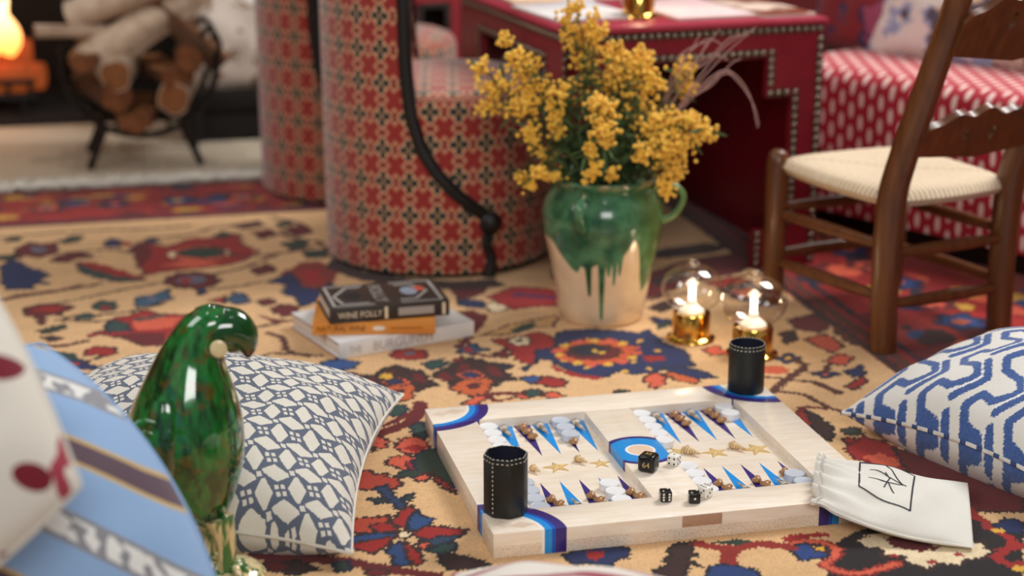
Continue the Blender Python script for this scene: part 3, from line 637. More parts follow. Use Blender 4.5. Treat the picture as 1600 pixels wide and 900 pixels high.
# dice
def bpt(x, y, z=BH): return Matrix.Translation((P0[0], P0[1], 0)) @ Matrix.Rotation(A13, 4, 'Z') @ Vector((x, y, z))
m_dk = plain('dice_black', lin(22, 20, 20), rough=.2, var=.2); m_dw = plain('dice_cream', lin(240, 236, 226), rough=.2, var=.03); m_gold = plain('gold_print', lin(190, 160, 100), rough=.4, var=.1)
PIP = {1: [(0, 0)], 2: [(-1, -1), (1, 1)], 3: [(-1, -1), (0, 0), (1, 1)], 4: [(-1, -1), (1, 1), (-1, 1), (1, -1)], 5: [(-1, -1), (1, 1), (-1, 1), (1, -1), (0, 0)], 6: [(-1, -1), (-1, 0), (-1, 1), (1, -1), (1, 0), (1, 1)]}
def die(x, y, a, s, mat, pm, front, top, left, right, label):
    p = bpt(x, y); t = thing('die', label, 'die', (p.x, p.y, p.z), a, 'dice on the board')
    bd = box('body', (-s/2, -s/2, .0001), (s/2, s/2, s), mat, t, s*.16, 4)
    n = 14; pv = [(0, 0, .0004)]+[(s*.095*math.cos(2*math.pi*k/n), s*.095*math.sin(2*math.pi*k/n), .0) for k in range(n)]
    pmh = tmpmesh('pip', pv, [(0, 1+k, 1+(k+1) % n) for k in range(n)], pm)
    for val, N, U_ in ((front, (0, -1, 0), (1, 0, 0)), (top, (0, 0, 1), (1, 0, 0)), (left, (-1, 0, 0), (0, -1, 0)), (right, (1, 0, 0), (0, 1, 0))):
        N = Vector(N); U_ = Vector(U_); V_ = N.cross(U_)
        for a_, b_ in PIP[val]:
            o = inst(pmh, bd, Vector((0, 0, s/2))+N*(s/2+.00005)+U_*a_*s*.25+V_*b_*s*.25)
            o.rotation_euler = N.to_track_quat('Z', 'Y').to_euler()
    return t
die(.2655, .0565, .12, .0166, m_dk, m_dw, 6, 2, 3, 4, 'black die with white pips showing six, alone on the front rail')
die(.3035, .0415, .05, .0166, m_dk, m_dw, 1, 2, 3, 4, 'black die showing a single white pip, touching a white die')
die(.3255, .0565, .75, .0172, m_dw, m_dk, 3, 6, 3, 2, 'white die with black pips behind the black one-pip die')
die(.3205, .1830, -.55, .0166, m_dw, m_dk, 4, 1, 2, 5, 'white die with black pips on the bar beside the doubling cube')
p = bpt(.276, .170); dc = thing('doubling_cube', 'black rounded doubling cube with gold numerals 64 and 2 on the bar', 'doubling cube', (p.x, p.y, p.z), -.45)
dcb = box('body', (-.0135, -.0135, .0001), (.0135, .0135, .027), m_dk, dc, .006, 5)
text('numeral', '64', .0125, m_gold, dcb, frame_matrix((.001, -.0136, .009), (1, 0, 0), (0, 0, 1)), align='CENTER')
text('numeral', '2', .0125, m_gold, dcb, frame_matrix((-.0136, 0, .009), (0, -1, 0), (0, 0, 1)), align='CENTER')
text('numeral', '32', .011, m_gold, dcb, frame_matrix((0, -.004, .0271), (1, 0, 0), (0, 1, 0)), align='CENTER')
# dice cups
m_lea = plain('black_leather', lin(26, 27, 26), rough=.45, var=.25, scale=200, bump=(300, .2, .001)); m_navy = plain('navy_lining', lin(16, 20, 44), rough=.8, var=.2); m_st = plain('stitch_thread', lin(232, 226, 206), rough=.8, var=.05)
def cup(x, y, R, Hc, sides, a, label):
    p = bpt(x, y); t = thing('dice_cup', label, 'dice cup', (p.x, p.y, p.z+.0003), a)
    def ringpts(r, rot=0):
        if sides > 12: return [(r*math.cos(2*math.pi*k/32), r*math.sin(2*math.pi*k/32)) for k in range(32)]
        out = []
        for k in range(sides):
            for d in (-.10, 0, .10):
                an = 2*math.pi*(k+.5)/sides+d; out.append((r*(1 if d == 0 else .985)*math.cos(an), r*(1 if d == 0 else .985)*math.sin(an)))
        return out
    def shell(name, rows, mat, cap0=False, cap1=False):
        v = []; n = len(ringpts(1))
        for r, z in rows: v += [(q[0], q[1], z) for q in ringpts(r)]
        f = [tuple(int(i) for i in q) for q in gridfaces(n, len(rows), True)]
        if cap0: f.append(tuple(range(n-1, -1, -1)))
        if cap1: f.append(tuple(range((len(rows)-1)*n, len(rows)*n)))
        return autosmooth(fix_normals(mesh(name, v, f, mat, t)), 25)
    wl = shell('wall', [(R*.97, 0), (R, .002), (R, Hc-.001), (R*.985, Hc), (R*.92, Hc), (R*.91, Hc-.001)], m_lea, cap0=True)
    shell('lining', [(R*.912, Hc-.0008), (R*.905, .006)], m_navy, cap1=True)
    P = ringpts(R*1.0); n = len(P); v, f = ico(1, 1, (1, 1, 1)); sm = tmpmesh('stitch', [(a_*.0021, b_*.0007, c_*.0008) for a_, b_, c_ in v], f, m_st)
    per = [(P[i], P[(i+1) % n]) for i in range(n)]; L = sum(math.dist(*q) for q in per); N = int(L/.0068); k = 0; acc = 0
    for p0, p1 in per:
        d = math.dist(p0, p1)
        while k*L/N < acc+d:
            s_ = (k*L/N-acc)/d; q = (p0[0]+(p1[0]-p0[0])*s_, p0[1]+(p1[1]-p0[1])*s_); an = math.atan2(p1[1]-p0[1], p1[0]-p0[0])
            inst(sm, wl, (q[0], q[1], Hc-.0055), (0, 0, an)); inst(sm, wl, (q[0]*.952, q[1]*.952, Hc+.0002), (0, 0, an)); k += 1
        acc += d
    if sides < 12:
        for k in range(11):
            an = 2*math.pi*(sides//2+1.5-.0)/sides; inst(sm, wl, (R*math.cos(an)*1.0, R*math.sin(an)*1.0, .008+k*.0068), (0, math.pi/2, 0))
cup(.0345, .0735, .0315, .087, 8, -.22, 'black stitched octagonal leather dice cup on the near left corner of the board')
cup(.5445, .473, .0305, .083, 20, 0, 'black stitched round leather dice cup on the far right corner of the board')

# ------------------------------------------------------------------ cloth bag with monogram
m_bag = newmat('bag_cotton', lambda: mixc(noise(scale=600, detail=2), lin(212, 208, 198), lin(232, 228, 220)), rough=.9, sheen=.2, bump=(900, .15, .001))
m_ink = plain('black_embroidery', lin(28, 30, 40), rough=.8, var=.1)
B00 = np.array([.424, 2.285, .046]); B01 = np.array([.463, 2.450, .050]); B10 = np.array([.640, 2.232, .005]); B11 = np.array([.683, 2.440, .016])
def bagpt(s, t, top=True, lift=0.0):
    s = s-.018*math.exp(-s*14)*math.cos(t*36) if s < .4 else s
    # s: neck 0 -> bottom seam 1 ; t: near 0 -> far 1
    tt = .5+(t-.5)*(1-.10*math.exp(-((s-.06)/.05)**2)+.05*math.sin(math.pi*s))
    p = (B00*(1-s)*(1-tt)+B01*(1-s)*tt+B10*s*(1-tt)+B11*s*tt)
    edge = max(0, (4*t*(1-t)))**.5; th = .026*edge*(1-s**6*.75)*(.75+.5*math.sin(math.pi*min(1, s*1.05)))
    fold = math.exp(-s*5.5)*.0095*math.cos(t*36+3*s+.8*math.sin(t*9))*edge+math.exp(-((s-.3)/.2)**2)*.004*math.sin(t*13+s*9)*edge
    wr = (.004*math.sin(s*9+t*5)+.0025*math.sin(s*17-t*9))*edge*math.sin(math.pi*s)
    cx = np.array([0, 0, 1.0])
    z = (th+fold+wr) if top else -min(th*.35, .010)*(.25+.75*s)
    sag = -.011*math.sin(math.pi*s)
    q = p+cx*(z+sag*(1 if top else .6)+lift); q[2] = max(q[2], .0012+(.0015 if top else 0)+lift)
    # stay above the board corner
    b = np.array([(q[0]-P0[0])*UU[0]+(q[1]-P0[1])*UU[1], (q[0]-P0[0])*VV[0]+(q[1]-P0[1])*VV[1]])
    if -.003 < b[0] < BW+.004 and -.012 < b[1] < BD: q[2] = max(q[2], BH+.0012+(.002 if top else 0)+lift)
    return q
bag = thing('drawstring_bag', 'off-white cotton drawstring bag with black square monogram leaning on the board corner', 'bag', (.55, 2.34, 0))
off = np.array([.55, 2.34, 0]); nS, nT = 70, 60
v = [bagpt(i/nS, j/nT)-off for j in range(nT+1) for i in range(nS+1)]+[bagpt(i/nS, j/nT, False)-off for j in range(nT+1) for i in range(nS+1)]
f = np.concatenate([gridfaces(nS+1, nT+1), gridfaces(nS+1, nT+1, off=(nS+1)*(nT+1), flip=True)])
sidef = []
for j in range(nT):
    a = j*(nS+1)+nS; b = a+(nS+1)*(nT+1); sidef.append((a, b, b+nS+1, a+nS+1)); a = j*(nS+1); b = a+(nS+1)*(nT+1); sidef.append((a, a+nS+1, b+nS+1, b))
for i in range(nS):
    a = i; b = a+(nS+1)*(nT+1); sidef.append((a, b, b+1, a+1)); a = nT*(nS+1)+i; b = a+(nS+1)*(nT+1); sidef.append((a, a+1, b+1, b))
pouch = fix_normals(mesh('pouch', v, np.concatenate([f, np.array(sidef)]), m_bag, bag))
tube('drawstring', [bagpt(.035, t)-off+np.array([0, 0, .001]) for t in np.linspace(.02, .98, 40)], .0016, plain('cord_cotton', lin(206, 202, 194), rough=.9), bag, 6)
tube('seam', [bagpt(s, .004)-off for s in np.linspace(0, .99, 40)], .0014, m_bag, bag, 6)
def bagstroke(pts, w, name='monogram'):
    Q = []
    for (a, b), (c, d) in zip(pts[:-1], pts[1:]):
        for k in range(9): Q.append((a+(c-a)*k/8, b+(d-b)*k/8))
    tube(name, [bagpt(s, t, True, .0004)-off for s, t in Q], w, m_ink, pouch, 6, .35)
def bst(x, y):
    s = (x-1280)/228.; near = 803+s*57; far = 712+max(0, s-.25)*52; t = min(1, (near-y)/(near-far)); return (s, t-.05-.19*max(0, 4*t*(1-t))**.5)
def bagdraw(L, w, name='monogram'): bagstroke([bst(*q) for q in L], w, name)
bagdraw([(1341, 718), (1425, 737), (1418, 792), (1343, 760), (1341, 718)], .0015, 'monogram_frame')
for L in ([(1357, 728), (1385, 745), (1412, 759)], [(1381, 729), (1393, 743), (1407, 757)], [(1355, 742), (1377, 750), (1407, 757)], [(1360, 744), (1385, 752), (1394, 766)], [(1379, 757), (1387, 747), (1380, 740)]): bagdraw(L, .0011)
# ------------------------------------------------------------------ cushions
def pillow(name, label, size, T, Tb, mat, loc, rot, n=70, colfn=None, seam=None, droop=.03, floor=None, pinch=.05, group=None, seamr=.0028):
    w, h = size; t_ = thing(name, label, 'cushion', loc, rot=rot, group=group)
    g = np.linspace(-1, 1, n); g = np.sign(g)*(1-(1-np.abs(g))**1.25); s, t = np.meshgrid(g, g)
    def surf(s, t, top):
        x = w/2*s*(1-pinch*(1-t**2)); y = h/2*t*(1-pinch*(1-s**2))
        b = ((1-s**2)*(1-t**2)).clip(0)**.52
        wr = .006*np.sin(7*s+3*t)*np.sin(5*t-2*s)*b+.004*np.exp(-((np.abs(s)-.8)/.15)**2)*np.sin(16*t)*b+.003*np.sin(11*s-6*t)*b
        z = (T*b+wr) if top else -Tb*b
        z = z-droop*(s*t)**2
        return np.stack([x, y, z], -1)
    a = surf(s, t, True).reshape(-1, 3); b = surf(s, t, False).reshape(-1, 3)
    if floor is not None: b[:, 2] = np.maximum(b[:, 2], floor)
    uv = np.stack([s*w/2, t*h/2], -1).reshape(-1, 2)
    col = colfn(uv[:, 0], uv[:, 1]) if colfn else None
    mesh('cover', a, gridfaces(n, n), mat, t_, uv=uv, col=col)
    nb = min(n, 220); gb = np.linspace(0, n-1, nb).astype(int); idx = (gb[:, None]*n+gb[None, :]).ravel()
    mesh('back_cover', b[idx], gridfaces(nb, nb, flip=True), mat, t_, uv=uv[idx], col=None if col is None else col[idx])
    e = [(q, -1) for q in g[::2]]+[(1, q) for q in g[::2]]+[(q, 1) for q in g[::-1][::2]]+[(-1, q) for q in g[::-1][::2]]
    ep = surf(np.array([q[0] for q in e]), np.array([q[1] for q in e]), True)
    keep = [0]+[i for i in range(1, len(ep)) if np.linalg.norm(ep[i]-ep[i-1]) > 1e-4]; ep = ep[keep]
    tube('piping', [tuple(q) for q in ep]+[tuple(ep[0])], seamr, seam or mat, t_, 6)
    return t_
def clothfn(patt):
    def fn():
        c = patt(); w_ = noise(scale=700, detail=1); return scalec(c, w_*.3+.85)
    return fn
# slate pinwheel weave
def pinwheel():
    u, v, _ = coord('UV'); p = .050
    j = noise(scale=260, detail=1)*.05
    a = (u*.93+v*.37)/p+j; b = (u*-.37+v*.93)/p+j
    xa = xfr(a)-.5; xb = xfr(b)-.5                      # star centre at 0, small squares at the cell corner
    xa2 = xfr(a+.5)-.5; xb2 = xfr(b+.5)-.5
    base = lin(218, 213, 201); sl_ = lin(92, 100, 118)
    # leaning lozenges between neighbouring stars
    loz1 = (xabs(xb2*.473-xa*.153) < .120)*(xabs(xa*.363+xb2*.40) < .120)
    loz2 = (xabs(xa2*-.473-xb*.153) < .120)*(xabs(xb*.363-xa2*.40) < .120)
    loz = xmax(loz1, loz2)
    pet = (xabs(xabs(xa)-.095) < .060)*(xabs(xabs(xb)-.095) < .060)
    sq = (xmax(xabs(xa2), xabs(xb2)) < .075)
    wht = xmax(xmax(loz, pet), sq)
    grey_sq = (xmax(xabs(xa2), xabs(xb2)) < .125)*(1-sq)
    star = (xmax(xabs(xa), xabs(xb)) < .175)*(1-pet)
    f = xmax(wht*(1-grey_sq)*(1-star), xmax(pet, sq))
    return mixc(f, sl_, base)
m_pin = newmat('pinwheel_cotton', clothfn(pinwheel), rough=.95, sheen=.2, bump=(700, .2, .001))
pillow('cushion', 'off-white cushion with slate pinwheel pattern lying on the rug behind the parrot', (.545, .545), .122, .13, m_pin, (-.470, 2.470, .060), (math.radians(3.5), math.radians(1), math.radians(-4)), n=120, seam=m_pin, floor=-.052, droop=.018, pinch=.08)
# blue embroidered meander
KY = np.array([1, .66]); SEG = []
for L in ([(0, 0), (.183, -.347), (.566, -.447), (.777, -.755), (.70, -1.018), (.437, -1.316), (.168, -1.205), (0, -1.604)], [(.703, -.25), (.996, -.766), (.928, -.996), (.641, -1.538)]):
    SEG += [(np.array(a)*KY, np.array(b)*KY) for a, b in zip(L[:-1], L[1:])]
WST = [np.array(q)*KY for q in ((.60, -.28), (.885, -.77), (.81, -1.0), (.56, -1.45))]
def meander(u, v):
    p = .088; r = np.random.default_rng(5)
    u = u+r.uniform(-.0009, .0009, u.shape); v = v+r.uniform(-.0009, .0009, u.shape)
    a = u/p+.15; b = v/p+.35; a = a-np.floor(a); b = b-1.08*np.floor(b/1.08); d = np.full(u.shape, 9.); ds = np.full(u.shape, 9.)
    for i in (-1, 0, 1):
        for j in (-1, 0, 1, 2):
            x = a+i; y = b-1.08*j
            for s0, s1 in SEG: d = np.minimum(d, seg_dist(x, y, s0, s1))
            for s0, s1 in zip(WST[:-1], WST[1:]): ds = np.minimum(ds, np.where(np.sin(x*30)*np.sin(y*30) > -.3, seg_dist(x, y, s0, s1), 9))
    col = np.empty(u.shape+(3,)); col[:] = lin(224, 221, 214)
    m = d < .078; k = r.uniform(.75, 1.2, u.shape)
    col[m] = np.array(lin(62, 92, 152))*k[m][:, None]; col[ds < .026] = lin(232, 232, 232)
    return col
def vcol():
    n = X.nt.nodes.new('ShaderNodeVertexColor'); n.layer_name = 'Col'; return n.outputs[0]
m_mea = newmat('meander_linen', clothfn(vcol), rough=.95, sheen=.2, bump=(600, .2, .001))
def pipefn():
    x, y, z = coord('Object'); return mixc(xsin((x+y*.7)*190.0) > .45, lin(216, 212, 204), lin(58, 78, 122))
m_pipe = newmat('two_tone_piping', pipefn, rough=.9)
pillow('cushion', 'white cushion with embroidered blue meander pattern lying right of the board', (.49, .49), .118, .15, m_mea, (.875, 2.615, .072), (math.radians(2), math.radians(-2), math.radians(-57)), n=330, colfn=meander, seam=m_pipe, floor=-.070, droop=.020, seamr=.0036)
# near cushions at the left edge
def stripes():
    u, v, _ = coord('UV'); w = u*.857+v*.515+noise(scale=6)*.012
    q = xfr(w/.135); c = lin(142, 174, 214)
    c = mixc((q > .30)*(q < .50), c, lin(196, 168, 116)); c = mixc((q > .33)*(q < .47), c, lin(92, 72, 84))
    c = mixc((q > .80)*(q < .99), c, lin(140, 140, 146)); d = noise(comb(u*60, v*25, 0.0), scale=1.6, detail=1)
    c = mixc((q > .83)*(q < .96)*(d > .47), c, lin(226, 226, 222)); return c
m_stripe = newmat('striped_blue_cotton', clothfn(stripes), rough=.9, sheen=.2)
pillow('cushion', 'light blue striped cushion with brown and white bands at the near left', (.46, .46), .13, .08, m_stripe, (-.628, 1.80, .125), tuple((Matrix.Rotation(math.radians(-6), 3, 'Z') @ Matrix.Rotation(math.radians(58), 3, 'X') @ Matrix.Rotation(math.radians(37), 3, 'Z')).to_euler()), n=70, droop=.03, pinch=-.22)
def petals():
    u, v, _ = coord('UV'); a = (u*.8+v*.6)/.072; b = (u*-.6+v*.8)/.072
    x = xfr(a)-.5; y = xfr(b)-.5; d = xsq(x*x*2.2+y*y*.8); c = lin(226, 220, 208)
    c = mixc(d < .22, c, lin(122, 26, 42)); s = xabs(xsin((u-v*.5)*32.0+noise(scale=9)*3.0))
    c = mixc((s > .965), c, lin(166, 60, 76)); return c
m_petal = newmat('red_petal_cotton', clothfn(petals), rough=.9, sheen=.2)
pillow('cushion', 'off-white cushion with dark red petal marks in the near left corner', (.42, .42), .12, .08, m_petal, (-.716, 1.65, .405), tuple((Matrix.Rotation(math.radians(-10), 3, 'Z') @ Matrix.Rotation(math.radians(64), 3, 'X') @ Matrix.Rotation(math.radians(38), 3, 'Z')).to_euler()), n=70, droop=.02, pinch=-.14, seam=plain('white_piping', lin(222, 216, 204), rough=.9, var=.04))
def redlines():
    u, v, _ = coord('UV'); s = xsin((v+noise(scale=7)*.05)*95.0); c = lin(228, 220, 210)
    return mixc(s > .72, c, lin(160, 70, 84))
m_rl = newmat('red_line_cotton', clothfn(redlines), rough=.9, sheen=.2)
pillow('cushion', 'off-white cushion with thin red lines at the bottom edge before the board', (.40, .34), .085, .07, m_rl, (.105, 1.785, .068), (math.radians(4), math.radians(5), math.radians(-7)), n=60, droop=.01, floor=-.067, pinch=.03)

# ------------------------------------------------------------------ ceramic parrot
def glazefn():
    n = noise(scale=16, detail=4); n2 = noise(scale=55, detail=3); x, y, z = coord('Object')
    st = noise(comb(x*70, y*70, z*14), scale=1.4, detail=3)
    c = mixc(smooth(n*.5+st*.5, .40, .62), lin(8, 54, 24), lin(26, 122, 52))
    c = mixc(smooth(n2, .52, .68)*.7, c, lin(96, 70, 20)); return c
m_glz = newmat('green_glaze', glazefn, rough=.10, coat=1.0, spec=.6)
m_crg = newmat('cream_glaze', lambda: mixc(smooth(noise(comb(coord('Object')[0]*60, coord('Object')[1]*60, coord('Object')[2]*12), scale=1.5, detail=2), .45, .6), lin(222, 200, 150), lin(50, 110, 52)), rough=.12, coat=1.0)
m_eye = plain('cream_eye_patch', lin(226, 206, 156), rough=.15, var=.08, coat=.8)
par = thing('parrot_figurine', 'glossy green ceramic parrot figurine standing on the rug before the slate cushion', 'figurine', (-.384, 2.150, 0), math.radians(4))
px = lambda x: (x-345)/1150.; pz = lambda y: (896-y)/1112.
rows = [(812, 312, 330), (806, 300, 342), (795, 288, 350), (780, 275, 357), (750, 253, 369), (720, 232, 379), (690, 213, 384), (660, 206, 384), (630, 212, 381), (600, 228, 373), (570, 244, 363), (545, 258, 357), (525, 271, 360), (508, 284, 370), (494, 296, 380), (483, 307, 378), (475, 319, 368), (470, 332, 354), (469, 341, 346)]
v = []; seg = 36
for y, a, b in rows:
    cx = (px(a)+px(b))/2; rx = (px(b)-px(a))/2; ry = rx*(.92 if y > 560 else .85)
    for k in range(seg):
        t = 2*math.pi*k/seg; v.append((cx+rx*math.cos(t), ry*math.sin(t), pz(y)))
f = [tuple(int(i) for i in q) for q in gridfaces(seg, len(rows), True, flip=True)]+[tuple(range(seg)), tuple(range((len(rows)-1)*seg+seg-1, (len(rows)-1)*seg-1, -1))]
body = fix_normals(mesh('body', v, f, m_glz, par)); sb = body.modifiers.new('smooth', 'SUBSURF'); sb.levels = 1; sb.render_levels = 1
bk_ = bez([(px(345), 0, pz(508)), (px(370), 0, pz(505)), (px(386), 0, pz(515)), (px(393), 0, pz(532)), (px(394), 0, pz(551))], 5)
tube('beak', bk_, list(np.interp(np.linspace(0, 1, len(bk_)), [0, .3, .6, .85, 1], [.030, .027, .0195, .0105, .003])), newmat('beak_glaze', lambda: mixc(smooth(coord('Object')[2], .315, .335), lin(78, 24, 18), lin(14, 70, 30)), rough=.1, coat=1), par, 16)
tube('lower_beak', bez([(px(362), 0, pz(520)), (px(374), 0, pz(530)), (px(380), 0, pz(541))], 4), [.014]*4+[.012]*3+[.008, .005], m_glz, par, 10)
for s in (-1, 1):
    ball('eye_patch', (px(355), s*.0345, pz(524)), .0110, m_eye, par, (1, .28, 1.1))
    # wing: long tapering shell hugging the flank, with swirl ridge
    wv = []; nI, nJ = 26, 14
    for i in range(nI+1):
        q = i/nI; zz = pz(590)+(pz(842)-pz(590))*q; cxw = px(262)+(px(243)-px(262))*q-.010*math.sin(q*3); ww = .043*math.sin(math.pi*min(1, q*.86+.14))**.8*(1-.35*q)
        for j in range(nJ+1):
            r = j/nJ*2-1; xx = cxw+ww*r
            yb = np.interp(zz, [pz(q_[0]) for q_ in rows[::1]], [(px(q_[2])-px(q_[1]))/2*.92 for q_ in rows]) if zz > pz(806) else .02
            cc = np.interp(zz, [pz(q_[0]) for q_ in rows], [(px(q_[2])+px(q_[1]))/2 for q_ in rows]); hw = np.interp(zz, [pz(q_[0]) for q_ in rows], [(px(q_[2])-px(q_[1]))/2 for q_ in rows])
            el = math.sqrt(max(.05, 1-((xx-cc)/max(hw, .01))**2))
            wv.append((xx, s*(yb*el+.013*(1-r*r)**.5+.0022*math.cos(r*13+q*9)+.0015*math.sin(q*34)), zz))
    fix_normals(mesh('wing', wv, gridfaces(nJ+1, nI+1), m_glz, par))
    sw = [(px(248)+.026*(1-k/34)*math.cos(k*.33), s*(.066+.006*math.sin(k*.1)), pz(640)+.026*(1-k/34)*math.sin(k*.33)) for k in range(30)]
    tube('wing_curl', sw, .0045, m_glz, par, 8)
    lx = px(346) if s < 0 else px(318)
    lg_ = tube('leg', bez([(lx-.004, s*.018, pz(790)), (lx+.004, s*.020, pz(830)), (lx+.003, s*.020, pz(868)), (lx+.002, s*.018, .020)], 5), list(np.interp(np.linspace(0, 1, 16), [0, .35, .75, 1], [.020, .0125, .0115, .015])), m_crg, par, 14)
    for d in (-.35, .15, .65):
        tube('toe', bez([(lx, s*.018, .024), (lx+.018*math.cos(d), s*.018-.018*math.sin(d), .027), (lx+.030*math.cos(d), s*.018-.030*math.sin(d), .016)], 4), list(np.linspace(.0075, .004, 9)), m_crg, lg_, 8)
tl = bez([(px(268), 0, pz(755)), (px(240), 0, pz(815)), (px(222), 0, pz(868))], 6)
tube('tail', tl, list(np.linspace(.034, .012, len(tl))), m_glz, par, 14, .55)
rk = [(.0001, 0), (.062, 0), (.066, .006), (.060, .014), (.050, .019), (.030, .022), (.0001, .023)]
lathe('pedestal', rk, m_crg, par, 28, loc=(-.015, 0, .0005), sx=1.05, sy=.85)

# ------------------------------------------------------------------ books
m_pg = plain('paper_edges', lin(226, 220, 210), rough=.9, var=.06, scale=400)
def book(label, o, ang, L, D, H, mat, edge=None):
    t = thing('book', label, 'book', o, ang, 'stacked books')
    c = .0022
    box('back_cover', (0, 0, 0), (L, D, c), mat, t, .0006); fc_ = box('front_cover', (0, 0, H-c), (L, D, H), mat, t, .0006)
    sp_ = box('spine', (0, -.0008, 0), (L, c+.001, H), mat, t, .0008)
    box('page_block', (.004, c, c), (L-.004, D-.004, H-c), m_pg, t, .0004)
    if edge:
        for z in (0, H-c): box('cover_edge', (-.0003, 0, z+.0002), (.0002, D, z+c-.0002), edge, t, 0)
    return sp_, fc_
m_bw = plain('white_jacket', lin(232, 230, 228), rough=.35, var=.02); m_bo = plain('orange_jacket', lin(222, 144, 62), rough=.45, var=.06); m_bb = plain('charcoal_jacket', lin(58, 50, 46), rough=.4, var=.15)
m_tg = plain('grey_print', lin(176, 174, 174), rough=.6, var=.04); m_tb = plain('brown_print', lin(94, 48, 26), rough=.6, var=.04); m_tw = plain('cream_print', lin(232, 216, 184), rough=.6, var=.04); m_tl = plain('pale_grey_print', lin(170, 164, 158), rough=.6, var=.04); m_tr = plain('red_print', lin(206, 84, 64), rough=.6, var=.04)
b1, c1 = book('large white book at the bottom of the stack of three', (-.318, 3.062, .0004), math.radians(30), .283, .225, .030, m_bw, plain('maroon_edge', lin(120, 40, 48), rough=.7))
text('title', 'BURGUNDY', .026, m_tg, b1, frame_matrix((.068, -.0011, .006), (1, 0, 0), (0, 0, 1)), xs=.92); text('title_small', 'THE', .020, m_tg, b1, frame_matrix((.020, -.0011, .007), (1, 0, 0), (0, 0, 1)), xs=.7)
b2, c2 = book('orange book in the middle of the stack of three', (-.372, 3.113, .0308), math.radians(2.5), .229, .165, .0245, m_bo)
text('title', 'NATURAL WINE', .0155, m_tb, b2, frame_matrix((.008, -.0011, .007), (1, 0, 0), (0, 0, 1)), xs=.80); prism('spine_rule', [(.146, .0105), (.205, .0105), (.205, .0135), (.146, .0135)], 0, .0003, plain('dull_orange_print', lin(176, 104, 44)), b2, frame=((0, -.0008, 0), (1, 0, 0), (0, 0, 1), (0, -1, 0)))
ov = [(.012*math.cos(a)+.124, .0045*math.sin(a)+.0122) for a in np.linspace(0, 2*math.pi, 20)[:-1]]
prism('spine_mark', ov, 0, .0003, plain('white_print', lin(236, 226, 210)), b2, frame=((0, -.0008, 0), (1, 0, 0), (0, 0, 1), (0, -1, 0)))
b3, c3 = book('dark book with pale ornamental cover on top of the stack of three', (-.338, 3.102, .0556), math.radians(15), .228, .150, .0295, m_bb)
text('title', 'WINE FOLLY', .0165, m_tw, b3, frame_matrix((.016, -.0011, .009), (1, 0, 0), (0, 0, 1)), xs=.88)
text('cover_title', 'FOLLY', .034, m_tl, c3, frame_matrix((.094, .132, .0297), (0, -1, 0), (1, 0, 0)), xs=1.12)
for a, b in ((.104, .112), (.214, .222)):
    prism('spine_band', [(a, .003), (a+.006, .003), (a+.006, .026), (a, .026)], 0, .0003, m_tw, b3, frame=((0, -.0008, 0), (1, 0, 0), (0, 0, 1), (0, -1, 0)))
prism('spine_panel', [(.13, .007), (.198, .007), (.198, .022), (.13, .022)], 0, .0003, m_tl, b3, frame=((0, -.0008, 0), (1, 0, 0), (0, 0, 1), (0, -1, 0)))
def coverline(pts, w, m=m_tl):
    for (a, b), (c, d) in zip(pts[:-1], pts[1:]):
        L = math.hypot(c-a, d-b); an = math.atan2(d-b, c-a); nx, ny = -math.sin(an)*w/2, math.cos(an)*w/2
        prism('cover_ornament', [(a-nx, b-ny), (c-nx, d-ny), (c+nx, d+ny), (a+nx, b+ny)], .0293, .0298, m, c3)
coverline([(.012, .010), (.088, .010)], .005); coverline([(.138, .010), (.216, .010)], .005); coverline([(.012, .140), (.088, .140)], .005); coverline([(.138, .140), (.216, .140)], .005); coverline([(.012, .010), (.012, .140)], .006); coverline([(.216, .010), (.216, .140)], .006)
coverline([(.030, .022), (.020, .075), (.052, .128), (.080, .128)], .006); coverline([(.030, .022), (.080, .022)], .005); coverline([(.140, .028), (.170, .028), (.200, .075), (.175, .125), (.145, .125)], .006)
prism('cover_ornament', [(.055+.018*math.cos(a), .075+.022*math.sin(a)) for a in np.linspace(0, 6.28, 13)[:-1]], .0293, .0298, plain('dark_print', lin(34, 34, 36)), c3)
prism('cover_ornament', [(.166+.017*math.cos(a), .080+.026*math.sin(a)) for a in np.linspace(0, 6.28, 13)[:-1]], .0293, .0298, plain('blue_grey_print', lin(150, 160, 176)), c3)
prism('cover_ornament', [(.188+.010*math.cos(a), .092+.016*math.sin(a)) for a in np.linspace(0, 6.28, 9)[:-1]], .0293, .0299, m_tr, c3)

